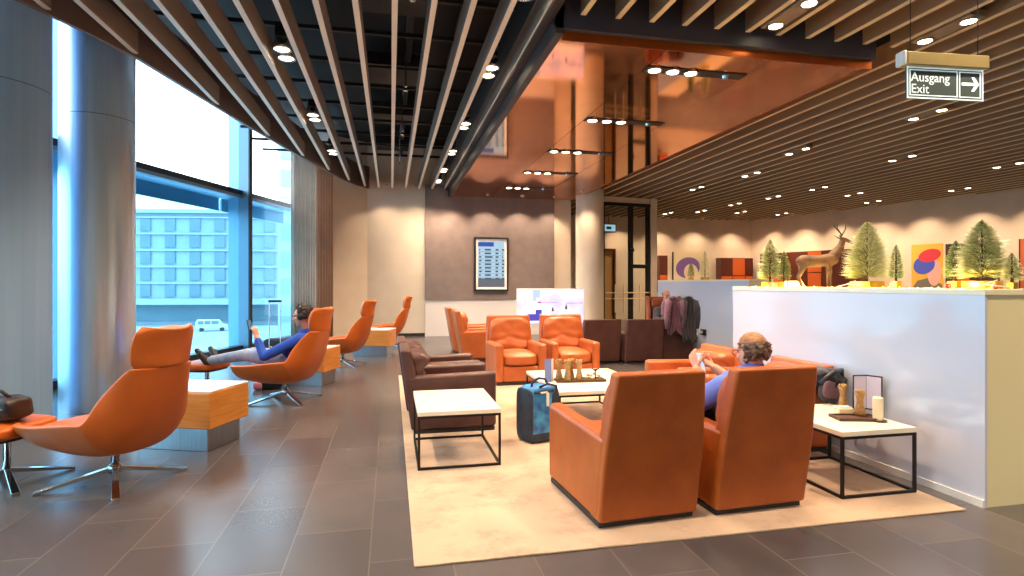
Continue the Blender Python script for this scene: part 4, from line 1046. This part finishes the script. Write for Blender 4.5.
bm=bmesh.new(); box(bm,-.03,0,-.035,0,0,h); box(bm,2.0,2.03,-.035,0,0,h); obj('frame',bm,MBK,e)
xa=bwall(673); xb=bwall(702); w=xb-xa; zl=1.3; zh=zat(252,xa,20.8); h=zh-zl
e=empty('painting',(xa,20.78,zl),0,'cream abstract painting with a violet arch shape near the glass doors','painting')
bm=bmesh.new(); box(bm,0,w,-.03,-.001,0,h); obj('canvas',bm,MC_,e)
bm=bmesh.new(); box(bm,-.04,0,-.05,0,0,h); obj('frame_edge',bm,MBK,e)
flatpoly(e,blob(w*.5,h*.55,w*.42,h*.3,tilt=.2),MV_,0); flatpoly(e,blob(w*.6,h*.42,w*.24,h*.24),MC_,1); flatpoly(e,[(w*.1,0),(w*.5,0),(w*.45,h*.2),(w*.2,h*.2)],MO_,1)

# ================================================================== PEOPLE
def rotm(yaw,pitch=0,roll=0): return Matrix.Rotation(yaw,3,'Z') @ Matrix.Rotation(pitch,3,'X') @ Matrix.Rotation(roll,3,'Y')
def head(bm,c,R,s=1):
    """face looks along local +Y"""
    c=Vector(c); T=lambda p: c+R@(Vector(p)*s)
    ellipsoid(bm,T((0,-.012,.02)),(.075*s,.093*s,.088*s),R)
    ellipsoid(bm,T((0,.018,-.035)),(.058*s,.070*s,.072*s),R)
    ellipsoid(bm,T((0,.052,-.088)),(.030*s,.026*s,.022*s),R)
    capsule(bm,T((0,.080,.012)),T((0,.102,-.028)),.009*s,.014*s)
    capsule(bm,T((-.030,.078,.022)),T((.030,.078,.022)),.010*s,.010*s)
    capsule(bm,T((-.018,.083,-.058)),T((.018,.083,-.058)),.009*s,.009*s)
    for k in (-1,1):
        ellipsoid(bm,T((k*.078,-.01,-.012)),(.010*s,.020*s,.032*s),R,2)
        ellipsoid(bm,T((k*.040,.058,-.022)),(.022*s,.022*s,.022*s),R,2)
def eyes(parent,c,R,s=1):
    bm=bmesh.new()
    for k in (-1,1): ellipsoid(bm,Vector(c)+R@Vector((k*.030*s,.080*s,.006*s)),(.011*s,.011*s,.009*s),R,2)
    obj('eyes',bm,mat('eye_%s'%parent.name,(60,50,48),.2),parent,smooth=True)
def glasses(parent,c,R,s=1):
    bm=bmesh.new(); T=lambda p: Vector(c)+R@(Vector(p)*s)
    for k in (-1,1):
        pts=[T((k*.034+.023*math.cos(a*PI/6),.100,.006+.018*math.sin(a*PI/6))) for a in range(13)]; tube(bm,pts,.002*s,6,False)
        tube(bm,[T((k*.058,.100,.010)),T((k*.080,.07,.012)),T((k*.084,-.01,.010))],.0022*s,6)
    tube(bm,[T((-.012,.102,.01)),T((.012,.102,.01))],.002*s,6); obj('glasses',bm,M_blackpl,parent)
def hand(bm,wrist,dirv,palmn,s=1,curl=.6,side=1):
    """palm from wrist along dirv, fingers curling towards palmn"""
    w=Vector(wrist); d=Vector(dirv).normalized(); n=Vector(palmn).normalized(); n=(n-d*n.dot(d)).normalized(); a=d.cross(n)*side
    for k in (-.022,0,.022): capsule(bm,w+a*k*.6*s,w+d*.082*s+a*k*1.25*s,.015*s,.0125*s,8)
    for i,(k,L) in enumerate(((-.031,.062),(-.011,.075),(.010,.070),(.029,.055))):
        p=w+d*.085*s+a*k*s; c1=curl*(.8+.1*i); q=p+(d*math.cos(c1*.5)+n*math.sin(c1*.5))*L*.45*s; r=q+(d*math.cos(c1*1.3)+n*math.sin(c1*1.3))*L*.32*s; t=r+(d*math.cos(c1*2)+n*math.sin(c1*2))*L*.28*s
        capsule(bm,p,q,.0098*s,.009*s,8); capsule(bm,q,r,.009*s,.008*s,8); capsule(bm,r,t,.008*s,.007*s,8)
    p=w+d*.02*s-a*.026*s; q=p+(d*.6-a*.7+n*.35).normalized()*.036*s; r=q+(d*.85-a*.2+n*.5).normalized()*.030*s; t=r+(d*.8+n*.6).normalized()*.022*s
    capsule(bm,p,q,.013*s,.011*s,8); capsule(bm,q,r,.011*s,.009*s,8); capsule(bm,r,t,.009*s,.008*s,8)
def hair(parent,c,R,m,fn,s=1,r=(.085,.102,.098),off=(0,-.014,.022),amp=.006,sub=5,name='hair'):
    bm=bmesh.new(); bmesh.ops.create_icosphere(bm,subdivisions=sub,radius=1)
    dele=[v for v in bm.verts if not fn(v.co)]
    bmesh.ops.delete(bm,geom=dele,context='VERTS')
    for v in bm.verts:
        q=v.co.copy(); k=1+amp/.09*(noise.noise(q*7)+.6*noise.noise(q*18)); v.co=Vector(c)+R@((Vector((q.x*r[0]*k,q.y*r[1]*k,q.z*r[2]*k))+Vector(off))*s)
    o=obj(name,bm,m,parent,smooth=True); sd=o.modifiers.new('s','SOLIDIFY'); sd.thickness=.012; sd.offset=-1
    return o
def limb(bm,pts,rs):
    for i in range(len(pts)-1): capsule(bm,pts[i],pts[i+1],rs[i],rs[i+1],14)

# ---- reclining man (local frame of swivel chair: +x forward; placed in world through matrix)
ca=face(158); cx,cy=-1.27,7.42
RM=empty('person',(cx,cy,0),ca,'man with headphones in bright blue shirt reclining with phone raised, feet on footstool','person')
# local: x forward, y left, z up
hd=Vector((-.25,.05,1.045)); Rh=rotm(-PI/2+.15,-.1); HS=1.13
sh=Vector((-.30,0,.80)); pel=Vector((-.02,0,.52))
bm=bmesh.new()
head(bm,hd,Rh,1.13); capsule(bm,hd+Vector((-.02,0,-.07)),sh+Vector((.0,0,.02)),.052,.056)
limb(bm,[sh+Vector((0,0,-.02)),(sh+pel)/2,pel],[.10,.11,.12])
# camera side arm is local +y? (chair faces left, camera at -Y world) determine below
def arm(bm,sgn,S,E,Wp,r=(.052,.042,.030)): limb(bm,[S,E,Wp],[r[0],r[1],r[2]])
Sn=sh+Vector((0,.19,-.02)); En=Vector((.10,.30,.575)); Wn=Vector((.24,.24,.80))
Sf=sh+Vector((0,-.19,-.02)); Ef=Vector((.02,-.27,.56)); Wf=Vector((.22,-.12,.60))
for (S,E,Wp) in ((Sn,En,Wn),(Sf,Ef,Wf)): arm(bm,1,S,E,Wp)
hand(bm,Wn,(.25,-.05,.9),(.9,-.3,.1),1,.8,1); hand(bm,Wf,(.9,.25,.0),(0,.1,1),1,.5,-1)
legs=[]
for s in (-1,1):
    K=Vector((.50,s*.10,.56)); A=Vector((.99,s*.09,.485)); legs.append((K,A))
    limb(bm,[pel+Vector((.05,s*.09,0)),K,A],[.085,.058,.04]); capsule(bm,A,A+Vector((.05,0,-.02)),.038,.035)
remesh(obj('body',bm,M_skin,RM),.006,2)
eyes(RM,hd,Rh)
bm=bmesh.new(); limb(bm,[sh+Vector((0,0,-.0)),(sh+pel)/2+Vector((.01,0,0)),pel+Vector((.02,0,.0))],[.125,.13,.14])
for s in (-1,1): capsule(bm,sh+Vector((0,s*.16,-.02)),(sh+pel)/2+Vector((.02,s*.07,0)),.075,.09); capsule(bm,pel+Vector((0,s*.06,0)),sh+Vector((0.02,s*.09,-.05)),.11,.11)
for (S,E,Wp) in ((Sn,En,Wn),(Sf,Ef,Wf)): limb(bm,[S,E,E+(Wp-E)*.8],[.072,.056,.044])
remesh(obj('shirt',bm,M_blueshirt,RM),.01,5)
bm=bmesh.new(); capsule(bm,pel+Vector((-.02,-.07,0)),pel+Vector((-.02,.07,0)),.128,.128)
for s,(K,A) in zip((-1,1),legs): limb(bm,[pel+Vector((.05,s*.09,0)),K,A+Vector((-.04,0,0))],[.105,.075,.058])
remesh(obj('trousers',bm,M_jeans,RM),.01,5)
for s,(K,A) in zip((-1,1),legs):
    bm=bmesh.new(); capsule(bm,A+Vector((.03,0,-.025)),A+Vector((.10,s*.03,.075)),.050,.042); capsule(bm,A+Vector((.06,0,.02)),A+Vector((.15,s*.03,.12)),.045,.032)
    remesh(obj('shoe',bm,M_shoe,RM),.008,2)
hair(RM,hd,Rh,M_hairdark,lambda q:(q.z>-.1 and q.y<.55-.2*(1-q.z)) and not(q.y>.35 and q.z<.55) or (q.y<-.1 and q.z>-.55),amp=.018,r=(.090,.110,.108),s=1.13)
bm=bmesh.new(); T=lambda p: hd+Rh@(Vector(p)*1.13)
tube(bm,[T((.092*math.cos(a*PI/12),-.01,.02+.118*math.sin(a*PI/12))) for a in range(13)],.008,8)
for s in (-1,1): ellipsoid(bm,T((s*.092,-.01,-.005)),(.020,.036,.042),Rh)
obj('headphones',bm,M_blackpl,RM,smooth=True)
glasses(RM,hd,Rh)
ph=empty('smartphone',(0,0,0),0,'dark smartphone held up by the reclining man','phone')
Mw=Matrix.Translation((cx,cy,0))@Matrix.Rotation(ca,4,'Z'); pw=Mw@(Wn+Vector((.075,.01,.11))); ph.location=pw; ph.rotation_euler=(0,.25,ca)
bm=bmesh.new(); box(bm,-.005,.005,-.036,.036,-.03,.10); obj('case',bm,M_blackpl,ph,bev=.003)
bm=bmesh.new(); box(bm,-.0065,-.005,-.032,.032,-.024,.094); obj('screen',bm,em('phone_screen',(150,170,190),.5),ph)

# ---- balding man in the front armchair, facing +Y, head turned left
PM=empty('person',(2.30,3.55,0),.12,'balding grey-haired man in blue-violet shirt sitting with his back to the camera, reading a phone','person')
# local frame: x right, y forward
hd=Vector((-.03,-.27,1.005)); Rh=rotm(.02,-.22)
sh=Vector((-.02,-.24,.80)); pel=Vector((0,.0,.53))
bm=bmesh.new(); head(bm,hd,Rh,1.1); capsule(bm,hd+Vector((0,-.02,-.08)),sh+Vector((0,0,.03)),.058,.062)
limb(bm,[sh,(sh+pel)/2,pel],[.11,.12,.13])
SL=sh+Vector((-.20,0,-.02)); EL=Vector((-.30,-.02,.62)); WL=Vector((-.10,.20,.83))
SR=sh+Vector((.20,0,-.02)); ER=Vector((.24,.06,.66)); WR=Vector((.07,.22,.82))
for (S,E,Wp) in ((SL,EL,WL),(SR,ER,WR)): arm(bm,1,S,E,Wp,(.055,.045,.033))
hand(bm,WL,(-.1,.45,.85),(.9,.1,.0),1,.7,1); hand(bm,WR,(-.65,.3,.5),(-.2,-.2,.8),1,.7,-1)
for s in (-1,1):
    K=Vector((s*.11,.44,.50)); A=Vector((s*.12,.47,.10)); limb(bm,[pel+Vector((s*.09,0,0)),K,A],[.09,.06,.042]); capsule(bm,A+Vector((0,0,-.04)),A+Vector((0,.10,-.055)),.035,.03)
remesh(obj('body',bm,M_skin,PM),.006,2); eyes(PM,hd,Rh)
bm=bmesh.new(); limb(bm,[sh+Vector((0,0,-.01)),(sh+pel)/2,pel],[.135,.15,.155])
for s in (-1,1): capsule(bm,sh+Vector((s*.155,0,-.02)),(sh+pel)/2+Vector((s*.08,0,0)),.085,.1)
capsule(bm,sh+Vector((-.12,0,.03)),sh+Vector((.12,0,.03)),.07,.07)
capsule(bm,hd+Vector((0,-.02,-.135)),hd+Vector((0,-.02,-.105)),.074,.068); capsule(bm,sh+Vector((-.16,-.01,.03)),hd+Vector((0,-.02,-.14)),.06,.06); capsule(bm,sh+Vector((.16,-.01,.03)),hd+Vector((0,-.02,-.14)),.06,.06)
for (S,E,Wp) in ((SL,EL,WL),(SR,ER,WR)): limb(bm,[S,E,E+(Wp-E)*.55],[.082,.068,.058])
remesh(obj('shirt',bm,M_lilac,PM),.01,4)
bm=bmesh.new(); capsule(bm,pel+Vector((-.08,0,-.01)),pel+Vector((.08,0,-.01)),.14,.14)
for s in (-1,1): limb(bm,[pel+Vector((s*.09,0,0)),Vector((s*.11,.44,.50)),Vector((s*.12,.47,.13))],[.11,.08,.065])
remesh(obj('trousers',bm,M_darktr,PM),.01,4)
for s in (-1,1):
    bm=bmesh.new(); capsule(bm,(s*.12,.44,.068),(s*.13,.62,.058),.05,.038); remesh(obj('shoe',bm,M_shoe,PM),.008,2)
# fringe of hair round the back and sides, bare crown
hair(PM,hd,Rh,M_hairgrey,lambda q:(q.y<.25 and -.75<q.z<.30+.1*noise.noise(q*5) and not(abs(q.x)>.75 and q.y>-.05 and q.z<.02)),amp=.02,r=(.088,.106,.10),off=(0,-.014,.012),s=1.1)
hair(PM,hd,Rh,mat('thin_crown_hair',(186,128,84),.55,col2=(150,100,66),scale=26,bump=.3,bscale=70),lambda q:(q.z>.22 and q.y<.45),amp=.003,r=(.079,.097,.094),off=(0,-.013,.018),s=1.1,name='thin_hair')
glasses(PM,hd,Rh,1.1)
Mw=Matrix.Translation((2.31,3.55,0))@Matrix.Rotation(.12,4,'Z')
pw=Mw@(WL+Vector((.055,.05,.02)))
ph=empty('smartphone',pw,0,'pale smartphone held in the hands of the balding man','phone'); ph.rotation_euler=(-.35,.12,.25)
bm=bmesh.new(); box(bm,-.036,.036,-.006,.006,-.075,.085); obj('case',bm,M_phone,ph,bev=.004)
bm=bmesh.new(); box(bm,-.032,.032,-.008,-.006,-.068,.078); obj('screen',bm,em('phone_screen_pale',(214,230,246),.9),ph)

# ---- far man in the tall armchair
FMx=empty('person',(5.93,11.4,0),PI-.25,'bald man far back in the tall brown armchair, legs crossed in black trousers','person')
hd=Vector((0,-.14,1.19)); Rh=rotm(.35,-.3); sh=Vector((0,-.2,.86)); pel=Vector((0,.0,.53))
bm=bmesh.new(); head(bm,hd,Rh); capsule(bm,hd+Vector((0,-.02,-.08)),sh+Vector((0,0,.03)),.055,.06); limb(bm,[sh,(sh+pel)/2,pel],[.11,.12,.13])
SL=sh+Vector((-.2,0,-.02)); EL=Vector((-.27,.05,.63)); WL=Vector((-.08,.25,.68)); SR=sh+Vector((.2,0,-.02)); ER=Vector((.27,.05,.63)); WR=Vector((.08,.25,.68))
for (S,E,Wp) in ((SL,EL,WL),(SR,ER,WR)): arm(bm,1,S,E,Wp)
hand(bm,WL,(.5,.6,.2),(0,0,1),1,.6,1); hand(bm,WR,(-.5,.6,.2),(0,0,1),1,.6,-1)
K1=Vector((.12,.46,.50)); A1=Vector((.14,.50,.09)); K2=Vector((.06,.46,.66)); A2=Vector((.42,.62,.52))
limb(bm,[pel+Vector((.09,0,0)),K1,A1],[.09,.06,.042]); limb(bm,[pel+Vector((-.09,0,0)),K2,A2],[.09,.06,.042])
remesh(obj('body',bm,M_skin,FMx),.008,2); eyes(FMx,hd,Rh)
bm=bmesh.new(); limb(bm,[sh,(sh+pel)/2,pel],[.135,.145,.15]); 
for s in (-1,1): capsule(bm,sh+Vector((s*.155,0,-.02)),(sh+pel)/2+Vector((s*.08,0,0)),.08,.1)
for (S,E,Wp) in ((SL,EL,WL),(SR,ER,WR)): limb(bm,[S,E,E+(Wp-E)*.85],[.075,.06,.05])
remesh(obj('sweater',bm,M_charcoal,FMx),.012,4)
bm=bmesh.new(); capsule(bm,pel+Vector((-.08,0,0)),pel+Vector((.08,0,0)),.14,.14); limb(bm,[pel+Vector((.09,0,0)),K1,A1+Vector((0,0,.04))],[.11,.08,.06]); limb(bm,[pel+Vector((-.09,0,0)),K2,A2],[.11,.085,.062])
remesh(obj('trousers',bm,M_darktr,FMx),.012,4)
for A in (A1,A2):
    bm=bmesh.new(); capsule(bm,A+Vector((0,-.02,-.045)),A+Vector((.06,.14,-.05)),.042,.034); remesh(obj('shoe',bm,M_shoe,FMx),.008,2)
hair(FMx,hd,Rh,M_hairgrey,lambda q:(q.y<.1 and -.6<q.z<.1),amp=.006,r=(.082,.1,.096))

def sub(root, parent, names):
    par = [c for c in kids(root) if c.name.split('.')[0] == parent][0]
    for c in kids(root):
        if c.name.split('.')[0] in names and c != par: c.parent = par
for r_ in [o for o in bpy.data.objects if o.parent is None and 'category' in o]:
    k = r_.name.split('.')[0]
    if k == 'exit_sign': sub(r_, 'plate', ('border','lettering','arrow'))
    if k == 'television': sub(r_, 'screen', ('picture_patch',))
    if k == 'display_board': sub(r_, 'screen', ('header','footer','timetable_rows'))
    if k == 'swivel_chair': sub(r_, 'headrest', ('headrest_bracket',))
    if k == 'smartphone': sub(r_, 'case', ('screen',))
    if k == 'travel_bag': sub(r_, 'handle', ('luggage_tag','handle_band'))
    if k == 'leather_bag': sub(r_, 'flap', ('buckle',))
    if k == 'trolley_suitcase': sub(r_, 'telescopic_rod', ('grip',))
    if k == 'pillar_candle': sub(r_, 'wax', ('wick',))
    if k == 'pretzel_glass': sub(r_, 'pretzels', ('pretzel_tips',))
    if k == 'wall_socket': sub(r_, 'plug', ('cable',))
# ================================================================== OUTSIDE
GZ=-5.4
bm=bmesh.new(); box(bm,-420,-9.5,-150,420,GZ-.2,GZ); struct(obj('ground_outside',bm,M_apron))
bo=empty('office_building',(0,0,GZ),0,'long pale office building across the airfield seen through the window','building')
# gently curved facade
NB=24; Hh=18.3
P_=[Vector((-96+3.9*i, 118-.27*3.9*i+.0035*(3.9*i-45)**2)) for i in range(NB+1)]
CCX=Vector((0,0))
def ring_(bm,off0,off1,z0,z1,i0=0,i1=NB):
    for i in range(i0,i1):
        a,b=P_[i],P_[i+1]; na=(CCX-a).normalized(); nb=(CCX-b).normalized()
        hexa(bm,[Vector((*v,z)) for z in (z0,z1) for v in (a+na*off0,b+nb*off0,b+nb*off1,a+na*off1)])
bm=bmesh.new(); ring_(bm,0,-8,0,Hh); obj('walls',bm,M_bfac,bo)
bm=bmesh.new(); ring_(bm,.9,-8,Hh,Hh+.6); obj('roof',bm,M_bband,bo)
bm=bmesh.new(); ring_(bm,4,.3,3.4,4.3); obj('canopy',bm,M_bband,bo)
bm=bmesh.new(); ring_(bm,.3,.05,0.6,3.4); obj('ground_glazing',bm,M_bwin,bo)
for k in range(5):
    bm=bmesh.new(); ring_(bm,.4,.05,4.4+k*2.7+2.3,4.4+k*2.7+2.55); obj('floor_band',bm,M_bband,bo)
for i in range(NB):
    a,b=P_[i],P_[i+1]; na=(CCX-(a+b)/2).normalized()
    p=a+(b-a)*.3+na*.05; q=a+(b-a)*.72+na*.05
    bm=bmesh.new()
    for k in range(5): z0=4.6+k*2.7; hexa(bm,[Vector((*v,z)) for z in (z0,z0+2.05) for v in (p,q,q+na*.2,p+na*.2)])
    obj('window_strip',bm,M_bwin,bo)
# tall slab building to the right, far away
e=empty('tower_block',(-9.6,80,GZ),math.radians(10),'pale blue tall building far off at the right of the window','building')
bm=bmesh.new(); box(bm,-5,5,-4,4,0,26); obj('walls',bm,M_bfac,e)
M_bwl=mat('pale_facade_glass',(118,138,150),.4)
for k in range(7):
    bm=bmesh.new(); box(bm,-4.6,4.6,-4.1,-4.0,2+k*3.4,4+k*3.4); obj('window_strip',bm,M_bwl,e)
bm=bmesh.new(); box(bm,-5.3,5.3,-4.3,4.3,26,26.6); obj('roof',bm,M_bband,e)
# parked car outside
cxy=at(212,330,GZ); 
def at2(px,py,z): d=(z-1.45)*F/(283-py); xc=(px-512)/F*d; return (xc*cT+d*sT,-xc*sT+d*cT)
cxc,cyc=at2(212,331,GZ)
e=empty('parked_van',(cxc,cyc,GZ),.25,'white van parked on the apron outside the window','van'); e.scale=(.85,.85,.85)
bm=bmesh.new(); prism(bm,[(-2.4,.45),(2.3,.45),(2.4,1.0),(1.7,1.15),(1.1,1.9),(-2.2,1.95),(-2.4,1.5)],lambda u,v,t:(u,t,v),-.95,.95); obj('body',bm,M_carw,e,bev=.12,seg=3)
bm=bmesh.new(); 
for x0,x1 in ((-2.0,-1.2),(-1.05,-.2),(-.05,1.0)): box(bm,x0,x1,-.97,-.95,1.2,1.75)
obj('side_windows',bm,M_bwin,e)
for x in (-1.5,1.5):
    for y in (-.85,.85):
        bm=bmesh.new(); tube(bm,[(x,y-.1,.36),(x,y+.1,.36)],.36,16); obj('wheel',bm,M_tyre,e)

# ================================================================== WORLD
w=bpy.data.worlds.new('world'); SC.world=w; w.use_nodes=True; n=w.node_tree.nodes; l=w.node_tree.links; bg=n['Background']
tc=n.new('ShaderNodeTexCoord'); sp_=n.new('ShaderNodeSeparateXYZ'); l.new(tc.outputs['Generated'],sp_.inputs[0])
r=n.new('ShaderNodeValToRGB'); r.color_ramp.elements[0].position=.0; r.color_ramp.elements[0].color=(.78,.9,1,1); r.color_ramp.elements[1].position=.5; r.color_ramp.elements[1].color=(.9,.96,1,1)
l.new(sp_.outputs[2],r.inputs[0]); l.new(r.outputs[0],bg.inputs[0]); bg.inputs[1].default_value=6.5
